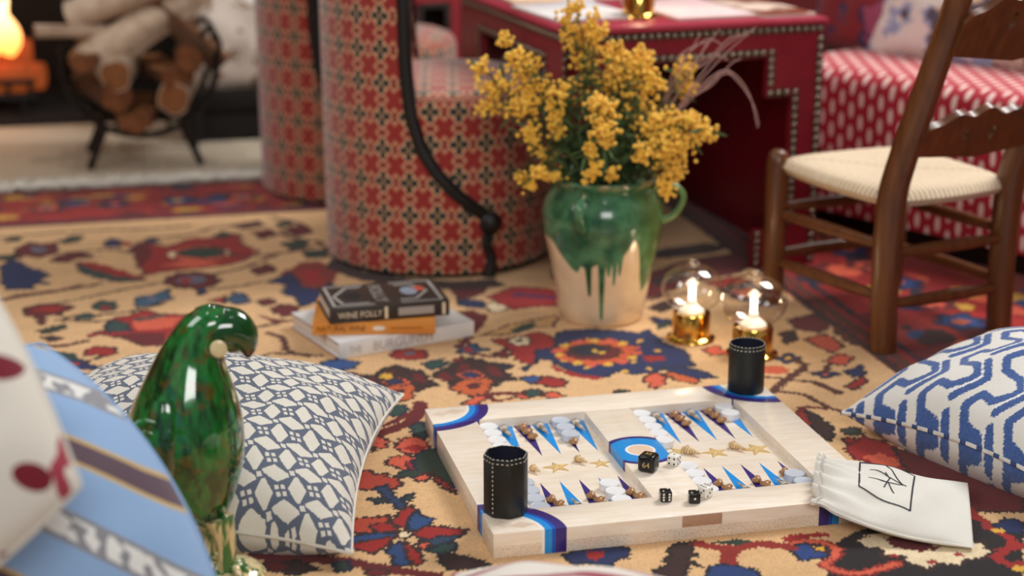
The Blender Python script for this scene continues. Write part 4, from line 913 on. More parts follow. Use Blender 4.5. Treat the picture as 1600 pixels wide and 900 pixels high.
# ------------------------------------------------------------------ vase and mimosa
VX, VY = .178, 3.335
def vasefn():
    x, y, z = coord('Object'); an = X.m('ARCTAN2', x, y*-1.0)
    n3 = noise(scale=26, detail=4)
    fc = X.nt.nodes.new('ShaderNodeFloatCurve'); X.nt.links.new(xfr(an/math.pi+.5).v, fc.inputs['Value'])
    DR = [(850, 378), (862, 385), (880, 414), (890, 424), (897, 426), (903, 415), (910, 418), (913, 460), (919, 462), (922, 415), (933, 410), (936, 496), (943, 498), (946, 412), (950, 430), (954, 430), (957, 408), (960, 442), (964, 444), (967, 405), (970, 430), (973, 428), (976, 398), (985, 385), (991, 374), (998, 385), (1006, 412), (1012, 440), (1020, 462), (1030, 450), (1040, 440)]
    cv = fc.mapping.curves[0]; pts_ = [(math.asin(max(-1, min(1, (x_-945)/95)))/math.pi+.5, (510-y_)/745/.3) for x_, y_ in DR]
    cv.points[0].location = pts_[0]; cv.points[-1].location = pts_[-1]
    for q in pts_[1:-1]: cv.points.new(*q)
    for q in cv.points: q.handle_type = 'VECTOR'
    fc.mapping.update()
    line = X(fc.outputs[0])*.3+(n3-.5)*.006
    up = smooth(z-line, -.002, .003)
    cream = mixc(n3, lin(222, 186, 144), lin(242, 218, 184)); cream = mixc(smooth(noise(scale=9, detail=4), .60, .75)*.6, cream, lin(150, 120, 96))
    gr = mixc(smooth(n3*.6+noise(scale=7)*.4, .38, .6), lin(34, 84, 56), lin(84, 136, 96)); gr = mixc(smooth(x, .03, .12)*.6, gr, lin(112, 134, 66))
    gr = mixc(smooth(z, .268, .288)*smooth(noise(scale=30), .5, .6), gr, lin(150, 140, 96))
    return mixc(up, cream, gr)
m_vase = newmat('dripped_glaze', vasefn, rough=.22, coat=.5, bump=(60, .12, .002))
vase = thing('vase', 'cream earthenware vase with dripping green glaze holding yellow mimosa', 'vase', (VX, VY, 0))
lathe('body', [(.0001, 0), (.078, 0), (.083, .005), (.087, .03), (.094, .075), (.103, .12), (.113, .165), (.1195, .200), (.1185, .222), (.112, .243), (.102, .258), (.0955, .266), (.097, .272), (.105, .278), (.1075, .284), (.104, .289), (.097, .287), (.090, .276), (.090, .262), (.104, .235), (.110, .20), (.095, .12), (.075, .02), (.0001, .015)], m_vase, vase, 56, ang=50)
def ear(an):
    d = np.array([math.cos(an), math.sin(an)]); P = bez([(*(d*.098), .262), (*(d*.132), .272), (*(d*.156), .250), (*(d*.142), .215), (*(d*.112), .196)], 5)
    tube('handle', P, .0085, m_vase, vase, 10, .8)
ear(math.radians(-8)); ear(math.radians(-110))
def atY(x, y, Y):
    d = FWD+np.array([(x-800)/FPX, 0, 0])+(450-y)/FPX*UPV; t = Y/d[1]; return np.array([t*d[0], Y, CAMZ+t*d[2]])
m_mim = newmat('mimosa_blossom', lambda: mixc(noise(scale=60, detail=2), lin(236, 168, 36), lin(252, 212, 78)), rough=.85, sheen=.3)
m_stem = plain('mimosa_stem', lin(92, 84, 46), rough=.8, var=.2); m_leaf = plain('mimosa_leaf', lin(74, 96, 54), rough=.7, var=.35, scale=40)
BR = [('upper left', .02, [(750, 105, 18, 14, 34), (775, 135, 28, 20, 80), (765, 168, 22, 14, 46)]),
      ('left spire', -.03, [(790, 62, 11, 10, 18), (806, 90, 15, 16, 40), (826, 112, 20, 24, 70), (842, 142, 22, 24, 80), (815, 168, 25, 18, 60)]),
      ('left inner', -.05, [(868, 162, 13, 32, 66), (868, 205, 13, 18, 40), (880, 150, 10, 16, 20)]),
      ('topmost', .03, [(900, 12, 13, 10, 22), (885, 32, 14, 20, 42), (908, 60, 26, 26, 95), (930, 45, 17, 26, 60), (914, 96, 20, 20, 60), (925, 118, 14, 14, 26)]),
      ('upper right', .01, [(957, 84, 19, 17, 60), (976, 110, 27, 27, 110), (1001, 95, 21, 22, 72), (985, 148, 30, 27, 110), (1018, 128, 19, 24, 60)]),
      ('drooping centre', -.10, [(936, 160, 18, 10, 30), (941, 176, 24, 18, 90), (946, 204, 21, 16, 80), (948, 222, 12, 10, 24)]),
      ('small right', .05, [(1070, 113, 18, 20, 72), (1070, 140, 15, 12, 40)]),
      ('broad right', -.04, [(1015, 203, 20, 20, 60), (1040, 190, 28, 19, 88), (1076, 190, 25, 15, 80), (1101, 206, 17, 15, 58), (1060, 224, 30, 21, 90)]),
      ('lower right', -.07, [(1030, 236, 27, 24, 90), (1050, 264, 21, 21, 80), (1041, 294, 13, 19, 44), (1005, 238, 16, 18, 36)]),
      ('low left', -.08, [(814, 275, 11, 10, 22), (840, 269, 18, 9, 40), (868, 275, 16, 11, 35), (830, 290, 13, 9, 24)]),
      ('low centre', -.10, [(924, 235, 10, 15, 30), (931, 262, 11, 15, 35), (955, 271, 10, 12, 20), (918, 280, 9, 9, 14)]),
      ('mid left', -.02, [(826, 205, 15, 15, 30), (836, 226, 12, 16, 26), (855, 245, 12, 14, 20)]),
      ('back middle', .06, [(955, 130, 26, 24, 60), (905, 140, 18, 22, 40), (1000, 175, 26, 18, 50)])]
bv, bf = ico(1, 1)
def leafgeo(p, d, L, w):
    d = Vector(d).normalized(); s = d.cross(Vector((random.uniform(-1, 1), random.uniform(-1, 1), random.uniform(-.3, 1)))).normalized(); p = Vector(p); n = d.cross(s)*w*.5
    pts = [p, p+d*L*.35+s*w+n*.3, p+d*L*.35-s*w+n*.3, p+d*L*.75+s*w*.7-n*.4, p+d*L*.75-s*w*.7-n*.4, p+d*L-n]
    return [tuple(q) for q in pts], [(0, 2, 1), (1, 2, 4, 3), (3, 4, 5)]
for nm, dy, cl in BR:
    M0 = np.array([VX, VY, .262]); t = thing('mimosa_branch', f'yellow mimosa branch, {nm} of the bouquet in the green-glazed vase', 'flower branch', tuple(M0), group='mimosa branches in the vase')
    stems = []; balls = []; leaves = []
    a0 = random.uniform(0, 6.28)
    prev = None
    cen = [atY(x, y, VY+dy+random.uniform(-.02, .02)) for x, y, *_ in cl]
    main = cen[-1] if nm not in ('topmost', 'upper right') else cen[2]
    mean = sum(cen)/len(cen)
    start = np.array([.05*math.cos(a0), .05*math.sin(a0), -.10])
    hub = (mean-M0)*.62+np.array([0, 0, .015]); stems.append(tube_geo([tuple(q) for q in bez([start, (hub*.45+start*.2+np.array([0, 0, .03])), hub], 6)], .0022, 5))
    for (x, y, rx, ry, n), c in zip(cl, cen):
        tip = c-M0; st = bez([hub, (hub+tip)/2+np.array([0, 0, .012]), tip], 5); stems.append(tube_geo([tuple(q) for q in st], [.0015]*len(st), 4))
        for k in range(int(n*1.25)):
            q = RNG.normal(0, .5, 3).clip(-1.1, 1.1); r = random.uniform(.0036, .0056)
            p = tip+np.array([q[0]*rx/790, q[1]*rx/790*.8, q[2]*ry/770])
            balls.append(([(b[0]*r+p[0], b[1]*r+p[1], b[2]*r+p[2]) for b in bv], bf))
        for k in range(int(6+n*.12)):
            p = st[random.randrange(len(st))]; leaves.append(leafgeo(p+RNG.normal(0, .006, 3), RNG.normal(0, 1, 3)+np.array([0, -.3, .2]), random.uniform(.025, .05), random.uniform(.0016, .004)))
    for k in range(80):
        p = hub*random.uniform(.15, 1.05)+RNG.normal(0, .016, 3); leaves.append(leafgeo(p, RNG.normal(0, 1, 3)+np.array([0, -.4, .5]), random.uniform(.03, .07), random.uniform(.0018, .0045)))
    joinparts('stem', stems, m_stem, t)
    o = joinparts('blossoms', balls, m_mim, t); o['kind'] = 'stuff'
    o = joinparts('foliage', leaves, m_leaf, t, smooth=False); o['kind'] = 'stuff'
gt = thing('dried_grass', 'tuft of thin pinkish dried grass leaning right out of the mimosa bouquet', 'dried grass', (VX, VY, .262))
m_gr = plain('dried_grass_straw', lin(176, 138, 134), rough=.7, var=.2)
for k, L in enumerate([[(1000, 250), (1045, 190), (1085, 130), (1130, 75), (1182, 42)], [(1000, 250), (1050, 185), (1095, 125), (1140, 78), (1175, 48)], [(1000, 250), (1050, 160), (1075, 120), (1100, 75), (1112, 58)], [(1000, 250), (1040, 150), (1070, 95), (1095, 52)], [(1000, 250), (1050, 140), (1090, 90), (1125, 45)],
                       [(1000, 250), (1060, 170), (1100, 140), (1130, 110), (1148, 122)], [(1010, 240), (1080, 150), (1125, 112), (1150, 118), (1172, 150), (1184, 200)], [(1010, 240), (1080, 155), (1130, 116), (1155, 130), (1178, 165), (1186, 196)], [(1000, 250), (1055, 120), (1075, 85), (1105, 62), (1130, 70)], [(1000, 250), (1060, 130), (1100, 100), (1140, 60), (1170, 55)],
                       [(1000, 250), (1045, 130), (1060, 90), (1085, 72), (1105, 66)], [(1005, 240), (1070, 160), (1110, 135), (1142, 100), (1158, 92)], [(1000, 250), (1048, 150), (1058, 110), (1068, 84)], [(1000, 250), (1075, 125), (1095, 95), (1118, 85), (1138, 95)]]):
    P = bez([np.array([.01, 0, -.12])]+[atY(x, y, VY+.03+.004*k)-np.array([VX, VY, .262]) for x, y in L], 6)
    tube('strand', [tuple(q) for q in P], list(np.linspace(.0023, .0010, len(P))), m_gr, gt, 5)

# ------------------------------------------------------------------ globe lamps
m_brass = newmat('polished_brass', lambda: mixc(noise(scale=20), lin(226, 168, 70), lin(246, 204, 112)), rough=.12, metal=1)
def glassmat():
    m = bpy.data.materials.new('clear_glass'); m.use_nodes = True; nt = m.node_tree; nt.nodes.clear()
    o = nt.nodes.new('ShaderNodeOutputMaterial'); g = nt.nodes.new('ShaderNodeBsdfGlossy'); g.inputs['Roughness'].default_value = .02; t = nt.nodes.new('ShaderNodeBsdfTransparent'); t.inputs[0].default_value = (.98, .965, .95, 1)
    f = nt.nodes.new('ShaderNodeLayerWeight'); f.inputs['Blend'].default_value = .35; mx = nt.nodes.new('ShaderNodeMixShader'); X.nt = nt
    fac = X.m('POWER', X(f.outputs['Facing']), 2.2)*.80+.10
    nt.links.new(fac.v, mx.inputs[0]); nt.links.new(t.outputs[0], mx.inputs[1]); nt.links.new(g.outputs[0], mx.inputs[2]); nt.links.new(mx.outputs[0], o.inputs[0]); return m
m_glass = glassmat(); m_led = newmat('lit_filament', rough=.5, base=(1, .9, .7), emit=(1, .80, .52), estr=30); m_frost = newmat('frosted_diffuser', rough=.4, base=(.9, .86, .8), emit=(1, .82, .58), estr=.15)
def lamp(label, loc, s=1.0):
    t = thing('globe_lamp', label, 'lamp', loc)
    R = lambda pr: [(a*s, b*s) for a, b in pr]
    lathe('base', R([(.0001, .0004), (.044, .0004), (.0455, .002), (.0445, .005), (.038, .0075), (.0355, .010), (.035, .014), (.035, .050), (.0335, .053), (.0001, .053)]), m_brass, t, 40)
    gp = []
    for k in range(25):
        a = -math.pi*.36+k/24*(math.pi*.36+math.pi*.425); gp.append((.0575*math.cos(a), .098+.046*math.sin(a)))
    gp += [(.0135, .1435), (.0150, .147), (.0125, .149)]
    lathe('glass_globe', R(gp[:-1]+[gp[-1], (.010, .1465), (.011, .143)]), m_glass, t, 40, ang=80)
    lathe('diffuser_plate', R([(.0001, .0535), (.024, .0535), (.024, .056), (.017, .061), (.010, .068), (.0001, .068)]), m_frost, t, 28)
    cn_ = lathe('candle', R([(.0001, .068), (.0085, .068), (.0085, .074), (.006, .078), (.0001, .078)]), m_frost, t, 16)
    lathe('filament', R([(.0001, .078), (.0045, .079), (.005, .090), (.0045, .104), (.002, .109), (.0001, .110)]), m_led, cn_, 16)
    lp = bpy.data.lights.new('lamp_glow', 'POINT'); lp.energy = .10; lp.color = (1, .74, .42); lp.shadow_soft_size = .012
    lo = bpy.data.objects.new('lamp_glow', lp); link(lo, t); lo.location = (0, 0, .095*s)
    return t
p = at(1083, 541); lamp('brass lamp with clear glass globe beside the vase, farther of two on the rug', (p[0], p[1]+.045, 0), 1.03)
p = at(1180, 566); lamp('brass lamp with clear glass globe by the chair leg, nearer of two on the rug', (p[0], p[1]+.045, 0), 1.07)
# ------------------------------------------------------------------ barrel chairs
def kilim():
    u, v, _ = coord('UV'); p = .060; jx = noise(scale=300, detail=0)*.06
    w = v*.86; a = (u+w)/p+jx; b = (u-w)/p+jx
    fa = xabs(xfr(a)-.5); fb = xabs(xfr(b)-.5); par_ = xmod2(xfl(a)+xfl(b))
    c = lin(146, 38, 32)
    x = fa; y = fb
    ev = par_ < .5; mx_ = xmax(x, y); mn_ = xmin(x, y)
    c = mixc(ev*(mx_ < .44), c, lin(208, 160, 124)); dark = (mx_ < .36)*(1-(mn_ < .06)*(mx_ > .20))
    c = mixc(ev*dark, c, lin(36, 42, 36)); c = mixc(ev*(mx_ < .08), c, lin(170, 140, 104))
    c = mixc((1-ev)*(mn_ > .20), c, lin(196, 138, 104)); c = mixc((1-ev)*(mn_ > .33), c, lin(112, 30, 30)); return c
m_kil = newmat('kilim_weave', clothfn(kilim), rough=.9, sheen=.5, bump=(500, .2, .001))
m_blk = plain('black_leather_trim', lin(20, 17, 17), rough=.45, var=.3, scale=90)
m_nail = newmat('dark_nail', rough=.35, metal=.8, base=lin(70, 58, 48))
def barrel(label, loc, rz):
    t = thing('barrel_chair', label, 'chair', loc, rz, 'patterned barrel chairs')
    R = .262; TOP = .80
    # angle of the shell edge measured from the seat front, for each height
    zz = [.125, .14, .16, .19, .23, .28, .35, .45, .60, TOP]; an = [66, 70, 76, 84, 92, 99, 104, 106.5, 107, 108]
    edge = lambda z: math.radians(np.interp(z, zz, an))
    def shell(r, name, z0, mat=m_kil):
        nu, nz = 64, 46; v = []; uv = []
        for j in range(nz+1):
            z = z0+(TOP-z0)*j/nz; e_ = edge(max(z, .125)) if z > .125 else math.radians(64)
            for i in range(nu+1):
                a = e_+(2*math.pi-2*e_)*i/nu; rr_ = r*(1-.02*(1-z/TOP)); v.append((rr_*math.cos(a), rr_*math.sin(a), z)); uv.append((a*r, z))
        return mesh(name, v, gridfaces(nu+1, nz+1), mat, t, uv=uv)
    shell(R, 'outer_shell', .012)
    shell(R-.035, 'inner_shell', .36)
    # rolled edge trim with nails
    path = []
    for s in (1, -1):
        zs = np.concatenate([np.linspace(.125, .30, 16), np.linspace(.32, TOP, 14)]); zs = zs if s > 0 else zs
        L = [((R-.014)*math.cos(s*edge(z)), (R-.014)*math.sin(s*edge(z)), z) for z in zs]
        tube('edge_trim', L, .0165, m_blk, t, 10)
        q = L[0]; an_ = s*math.radians(62); d = (math.cos(an_), math.sin(an_))
        sc = [(R*d[0]+.0*k, R*d[1], .118) for k in range(1)]
        ball('scroll', (q[0]+.004, q[1]+s*.008, .118), .026, m_blk, t, (1, .75, 1.05), 3)
        tube('front_post', bez([(q[0]+.004, q[1]+s*.006, .11), (q[0]-.008, q[1]+s*.006, .08), (q[0]+.006, q[1]+s*.006, .04), (q[0], q[1]+s*.006, .0)], 5), [.016, .014, .012, .0115, .012, .013, .0135, .013, .012, .012, .0125, .013, .014, .015, .016, .017], m_blk, t, 10)
    tr = [((R-.016)*math.cos(a), (R-.016)*math.sin(a), TOP) for a in np.linspace(edge(TOP), 2*math.pi-edge(TOP), 40)]; tube('top_trim', tr, .019, m_blk, t, 10)
    # seat drum
    nu = 72; prof = [(.248, .012), (.252, .05), (.252, .365), (.249, .380), (.240, .392), (.225, .398), (.12, .404), (.0005, .406)]; v = []; uv = []
    ex = 0; acc = .0
    for k, (r, z) in enumerate(prof):
        if k: acc += math.dist(prof[k], prof[k-1])
        for i in range(nu+1):
            a = 2*math.pi*i/nu; v.append((r*math.cos(a), r*math.sin(a), z)); uv.append((a*.252, acc) if k < 4 else (r*math.cos(a), r*math.sin(a)+.5))
    autosmooth(mesh('seat', v, gridfaces(nu+1, len(prof)), m_kil, t, uv=uv), 60)
    lathe('plinth', [(.0001, .0005), (.245, .0005), (.247, .012), (.0001, .013)], m_blk, t, 40)
    return t
barrel('kilim-covered barrel chair with black trim beside the vase, nearer of two', (-.160, 3.850, 0), math.radians(2))
barrel('kilim-covered barrel chair near the fireplace, half hidden behind the nearer one', (-.395, 4.500, 0), math.radians(-4))

# ------------------------------------------------------------------ red studded table
m_red = newmat('red_painted_leather', lambda: mixc(noise(scale=22, detail=4), lin(104, 14, 30), lin(140, 24, 42)), rough=.42, coat=.15)
m_top = newmat('red_table_top', lambda: mixc(noise(scale=14, detail=3), lin(150, 40, 58), lin(176, 62, 80)), rough=.35)
m_stud = newmat('pewter_stud', rough=.28, metal=.9, base=lin(150, 138, 122)); m_stripd = plain('dark_stud_strip', lin(44, 36, 30), rough=.6, var=.3)
TA = math.radians(19.2); TW, TD, TH = .587, .69, .54
tab = thing('studded_table', 'dark red studded table with stepped cut-out sides behind the vase', 'table', (.110, 3.535, 0), TA)
v_, f_ = ico(1, 2, (1, 1, .62)); me_stud = tmpmesh('stud', [(a*.0066, b*.0066, c*.0066) for a, b, c in v_ if 1], f_, m_stud)
def panel(W_, frame, studs, foot=.15):
    O, A, N = [Vector(q) for q in frame]; Z = Vector((0, 0, 1))
    pts = [(0, 0), (foot, 0), (foot, .085), (.072, .085), (.072, .375), (.132, .375), (.132, .462), (W_-.132, .462), (W_-.132, .375), (W_-.072, .375), (W_-.072, .085), (W_-foot, .085), (W_-foot, 0), (W_, 0), (W_, TH-.012), (0, TH-.012)]
    prism('side_panel', pts, -.018, 0, m_red, tab, frame=(O, A, Z, N))
    if not studs: return
    q = N.to_track_quat('Z', 'Y').to_euler(); d = .009
    def run(a, b):
        a = np.array(a); b = np.array(b); L = np.linalg.norm(b-a); n = max(1, int(round(L/.0178)))
        w = .0075; dd = (b-a)/L; nn = np.array([-dd[1], dd[0]])*w
        prism('stud_strip', [tuple(a-nn-dd*w), tuple(b-nn+dd*w), tuple(b+nn+dd*w), tuple(a+nn-dd*w)], .0002, .0012, m_stripd, tab, frame=(O, A, Z, N))
        for k in range(n+1):
            s = a+(b-a)*k/n; p = O+A*s[0]+Z*s[1]+N*.0012; inst(me_stud, tab, p, q)
    run((d, TH-.022), (W_-d, TH-.022))
    for m in (0, 1):
        fx = (lambda x: W_-x) if m else (lambda x: x)
        if m == 1 or studs > 1: run((fx(d), .01), (fx(d), TH-.045))
        run((fx(.072-d), .10), (fx(.072-d), .375+d)); run((fx(.072+.012), .375+d), (fx(.132-d), .375+d)); run((fx(.132-d), .375+.03), (fx(.132-d), .462+d)); run((fx(foot-d), .012), (fx(foot-d), .076))
    run((.132+.012, .462+d), (W_-.132-.012, .462+d))
panel(TW, ((0, 0, 0), (1, 0, 0), (0, -1, 0)), 1)
panel(TD, ((0, TD, 0), (0, -1, 0), (-1, 0, 0)), 1, .078)
box('light_block_panel', (.02, TD-.02, 0), (TW-.02, TD, TH-.012), m_red, tab, .001); box('end_panel', (TW-.02, .02, 0), (TW, TD, TH-.012), m_red, tab, .001)  # solid back added to keep light from behind out of the table
box('table_top', (-.006, -.006, TH-.012), (TW+.006, TD+.006, TH), m_top, tab, .003)
box('shelf', (.02, .02, .455), (TW-.02, TD-.02, .470), m_red, tab, .002)
# things lying on the table top
def ontab(x, y): q = Matrix.Translation((.110, 3.535, 0)) @ Matrix.Rotation(TA, 4, 'Z') @ Vector((x, y, TH)); return (q.x, q.y, q.z+.0004)
def mag(label, x, y, w, h, a, c1, c2, th=.006):
    def fn(): return mixc(smooth(noise(scale=7, detail=2), .45, .55), c1, c2)
    t = thing('magazine', label, 'magazine', ontab(x, y), TA+a, 'magazines on the table')
    box('pages', (0, 0, 0), (w, h, th*.85), m_pg, t, .0006); box('cover', (-.001, -.001, th*.85), (w+.001, h+.001, th), newmat('mag_'+label[:14], fn, rough=.3), t, .0005)
mag('white glossy magazine at the left end of the red table', .02, .10, .19, .26, .05, lin(236, 236, 240), lin(250, 246, 244)); mag('cream and orange magazine on the red table left of its lamp', .03, .40, .19, .26, -.05, lin(240, 206, 170), lin(228, 226, 236))
mag('pink magazine on the red table right of its lamp', .27, .05, .18, .30, .02, lin(248, 214, 214), lin(252, 232, 226)); mag('brown and white magazine at the right end of the red table', .46, .03, .12, .30, .0, lin(130, 70, 52), lin(240, 214, 196)); mag('pale magazine farthest back on the red table', .24, .42, .24, .30, .1, lin(236, 226, 220), lin(220, 190, 190))
lamp('brass globe lamp standing on the red table, cut by the top edge', ontab(.215, .135), .95)

# ------------------------------------------------------------------ rush chair
m_oak = newmat('dark_oak', lambda: mixc(noise(comb(coord('Object')[0]*50, coord('Object')[1]*50, coord('Object')[2]*7), scale=1.3, detail=4), lin(58, 30, 14), lin(122, 70, 34)), rough=.38, coat=.2)
def rushfn():
    u, v, _ = coord('UV'); a = xabs(u); b = xabs(v)
    c = mixc(noise(comb(u*40, v*40, 0.0), scale=2, detail=3), lin(214, 190, 158), lin(240, 224, 200))
    fib = xmax((a > b)*xsin(v*560.0), (a < b)*xsin(u*560.0)); c = mixc((fib > .3)*.6, c, lin(158, 122, 80)); diag = (xabs(a-b) < .004)
    c = mixc(diag*.5, c, lin(140, 104, 66)); return c
m_rush = newmat('woven_rush', rushfn, rough=.85, bump=(260, .4, .002))
ch = thing('rush_chair', 'dark wooden ladder-back chair with woven rush seat right of the lamps', 'chair', (.735, 3.33, 0)); CO = np.array([.735, 3.33, 0])
FL = np.array([.530, 3.425, 0])-CO; FR = np.array([.800, 3.545, 0])-CO; BL = np.array([.694, 3.114, 0])-CO; BR_ = np.array([.945, 3.245, 0])-CO
LD = np.array([.46, -.89, 0]); z_ = np.array([0, 0, 1.0])
def post(B, name='back_post'):
    P = bez([B, B+z_*.14-LD*.006, B+z_*.28-LD*.002, B+z_*.36+LD*.018, B+z_*.52+LD*.080, B+z_*.70+LD*.150, B+z_*.80+LD*.188], 5)
    tube(name, [tuple(q) for q in P], list(np.interp(np.linspace(0, 1, len(P)), [0, .35, .5, 1], [.027, .031, .030, .024])), m_oak, ch, 8, .92)
post(BL); post(BR_)
for B in (FL, FR):
    tube('front_leg', [tuple(B+z_*q) for q in (0, .01, .12, .26, .295, .312, .318)], [.020, .022, .023, .0235, .0225, .019, .010], m_oak, ch, 8)
def rung(A, B, za, zb, r=.0115): 
    P = [A+(B-A)*q+z_*(za+(zb-za)*q) for q in np.linspace(.03, .97, 7)]; tube('rung', [tuple(q) for q in P], [r*.75, r*.95, r*1.1, r*1.15, r*1.1, r*.95, r*.75], m_oak, ch, 8)
rung(FL, BL, .190, .200); rung(FL, BL, .090, .102); rung(BL, BR_, .188, .184); rung(BL, BR_, .090, .086); rung(FR, BR_, .190, .200); rung(FR, BR_, .090, .100); rung(FL, FR, .20, .20); rung(FL, FR, .105, .105)
# seat
nS_ = 40; v = []; uv = []
def quad(s, t): return (FL*(1-s)*(1-t)+FR*s*(1-t)+BL*(1-s)*t+BR_*s*t)
for top in (1, 0):
    for j in range(nS_+1):
        for i in range(nS_+1):
            s = i/nS_; t = j/nS_; S_ = (s-.5)*2; T_ = (t-.5)*2
            ss = .5+S_*.5*(1+.11*(1-T_*T_)); tt = .5+T_*.5*(1+.10*(1-S_*S_)); p = quad(ss, tt)
            ed = ((1-S_**8)*(1-T_**8)); p = p+z_*((.286+.024*max(0, ed)**.5-.008*(1-abs(S_))*(1-abs(T_))) if top else (.286-.022*max(0, ed)**.5)); v.append(p); uv.append((S_*.15, T_*.17))
n1 = (nS_+1)**2; fix_normals(mesh('rush_seat', v, np.concatenate([gridfaces(nS_+1, nS_+1), gridfaces(nS_+1, nS_+1, off=n1, flip=True)]), m_rush, ch, uv=uv))
def slat(z0, z1, n_off0, holes):
    # board between the two back posts, scalloped upper edge, cut-outs joined by a keyhole seam
    zm = (z0+z1)/2; off_ = LD*np.interp(zm, [.28, .36, .52, .70, .80], [0, .018, .08, .15, .188]); A = BL+off_; D = BR_-BL; L = np.linalg.norm(D); D = D/L; up = z_*.92+LD*.39; h = z1-z0
    pts = [(0, h*.15), (L*.5, 0), (L, h*.15), (L, h*.62)]
    for q in np.linspace(1, 0, 61): pts.append((L*q, h*(.62+.38*math.sin(math.pi*q)**.7+.07*math.cos(q*4*2*math.pi)*math.sin(math.pi*q))))
    pts = pts[:2]+pts[2:]
    for hx, hy, hr in holes:
        # connect from bottom middle
        c = [(L*hx+hr*(.7+.3*math.cos(2*a))*math.cos(a)*.55, h*hy+hr*math.sin(a)*1.25) for a in np.linspace(-math.pi/2, -math.pi/2-2*math.pi, 15)]
        i = min(range(len(pts)), key=lambda k: (pts[k][0]-L*hx)**2+(pts[k][1])**2)
        key = (L*hx, h*(.15-.15*math.sin(math.pi*hx))) ; pts = [p for p in pts]
        j = next(k for k in range(len(pts)-1) if pts[k][0] <= L*hx <= pts[k+1][0]); yk = pts[j][1]+(pts[j+1][1]-pts[j][1])*(L*hx-pts[j][0])/(pts[j+1][0]-pts[j][0]+1e-9)
        pts = pts[:j+1]+[(L*hx-.0003, yk)]+[(c[0][0]-.0003, c[0][1])]+c[1:-1]+[(c[-1][0]+.0003, c[-1][1]), (L*hx+.0003, yk)]+pts[j+1:]
    N = Vector(D).cross(Vector(up)).normalized(); O = A+z_*z0
    prism('slat', pts, -.008, .008, m_oak, ch, frame=(O, D, tuple(Vector(up).normalized()), N))
slat(.368, .468, 0, [(.36, .50, .010), (.58, .50, .013)]); slat(.555, .690, 0, [(.38, .62, .016)])

# ------------------------------------------------------------------ sofa and its cushions
def sofafn():
    u, v, _ = coord('UV'); q = u/.027; r = v/.052+xmod2(xfl(q))*.5
    x = xfr(q)-.5; y = xfr(r)-.5; j = noise(scale=120)*.10
    d = xsq(x*x*2.6+y*y*1.25)+j; return mixc(smooth(d, .40, .46), lin(238, 208, 200), lin(170, 24, 44))
m_sofa = newmat('red_dash_weave', clothfn(sofafn), rough=.9, sheen=.2)
SA = math.radians(-48.5); sofa = thing('sofa', 'red sofa with white dash pattern behind the rush chair', 'sofa', (.885, 3.795, 0), SA)
def softbox(name, lo, hi, mat, r, parent):
    """rounded upholstered block with metric UVs on top and sides"""
    lo = np.array(lo); hi = np.array(hi); nx = 40; sec = []
    for k in range(5): a = k/4*math.pi/2; sec.append((lo[1]+r-r*math.cos(a), hi[2]-r+r*math.sin(a)))
    sec = [(lo[1], lo[2])]+[(lo[1], lo[2]+(hi[2]-r-lo[2])*q) for q in (.33, .66)]+sec+[(hi[1]-r+r*math.sin(k/4*math.pi/2), hi[2]-r+r*math.cos(k/4*math.pi/2)) for k in range(5)]+[(hi[1], lo[2])]
    acc = [0]
    for a, b in zip(sec[:-1], sec[1:]): acc.append(acc[-1]+math.dist(a, b))
    xs = [lo[0]+(hi[0]-lo[0])*i/nx for i in range(nx+1)]; v = []; uv = []
    for i, x in enumerate(xs):
        e = min(i, nx-i)/nx*(hi[0]-lo[0]); sh = r*(1-math.sqrt(max(0, 1-(1-min(1, e/r))**2))) if e < r else 0
        for (y, z), a in zip(sec, acc): v.append((x, y+(sh*.4 if y < (lo[1]+hi[1])/2 else -sh*.4), z-(sh*.5 if z > lo[2]+.01 else 0))); uv.append((x, a))
    n = len(sec); f = [tuple(int(q) for q in g_) for g_ in gridfaces(n, nx+1)]+[tuple(range(n)), tuple(range(nx*n+n-1, nx*n-1, -1))]
    return autosmooth(fix_normals(mesh(name, v, f, mat, parent, uv=uv)), 50)
softbox('seat_cushion', (-.44, 0, .20), (1.25, .66, .39), m_sofa, .045, sofa)
softbox('skirt', (-.44, .012, .055), (1.25, .66, .205), m_sofa, .006, sofa)
softbox('backrest', (-.44, .58, .20), (1.25, .80, .85), m_sofa, .06, sofa)
box('base', (-.42, .05, .0), (1.22, .76, .058), m_blk, sofa, .004)
def blot(name, cols, sc):
    def fn():
        n = noise(scale=sc, detail=3, rough=.6); n2 = noise(scale=sc*.7, detail=2); c = cols[0]
        c = mixc(smooth(n, .50, .56), c, cols[1]); c = mixc(smooth(n2, .56, .62), c, cols[2]); c = mixc(smooth(n*n2*2.0, .60, .66), c, cols[3]); return c
    return newmat(name, fn, rough=.9, sheen=.2)
def sofpil(label, x, y, size, mat, rx, rz, z=.39, T=.06):
    q = Matrix.Translation((.885, 3.795, 0)) @ Matrix.Rotation(SA, 4, 'Z') @ Vector((x, y, z))
    pillow('cushion', label, (size, size), T, T, mat, (q.x, q.y, q.z+size*.46), (math.radians(rx), 0, SA+rz), n=50, droop=0.0, group='cushions on the red sofa')
sofpil('dark red and navy cushion at the table end of the red sofa', -.385, .35, .32, blot('red_navy_tapestry', [lin(126, 34, 38), lin(52, 44, 78), lin(92, 26, 34), lin(150, 70, 96)], 13), 74, .10)
sofpil('white and blue floral cushion on the red sofa seen left of the chair post', -.185, .345, .34, blot('blue_floral', [lin(226, 216, 208), lin(150, 156, 186), lin(206, 170, 144), lin(88, 80, 92)], 15), 70, .02)
sofpil('cream, blue and brown cushion on the red sofa seen under the chair slat', .075, .36, .34, blot('brown_floral', [lin(222, 204, 188), lin(150, 96, 70), lin(190, 196, 214), lin(84, 52, 56)], 14), 70, -.05)

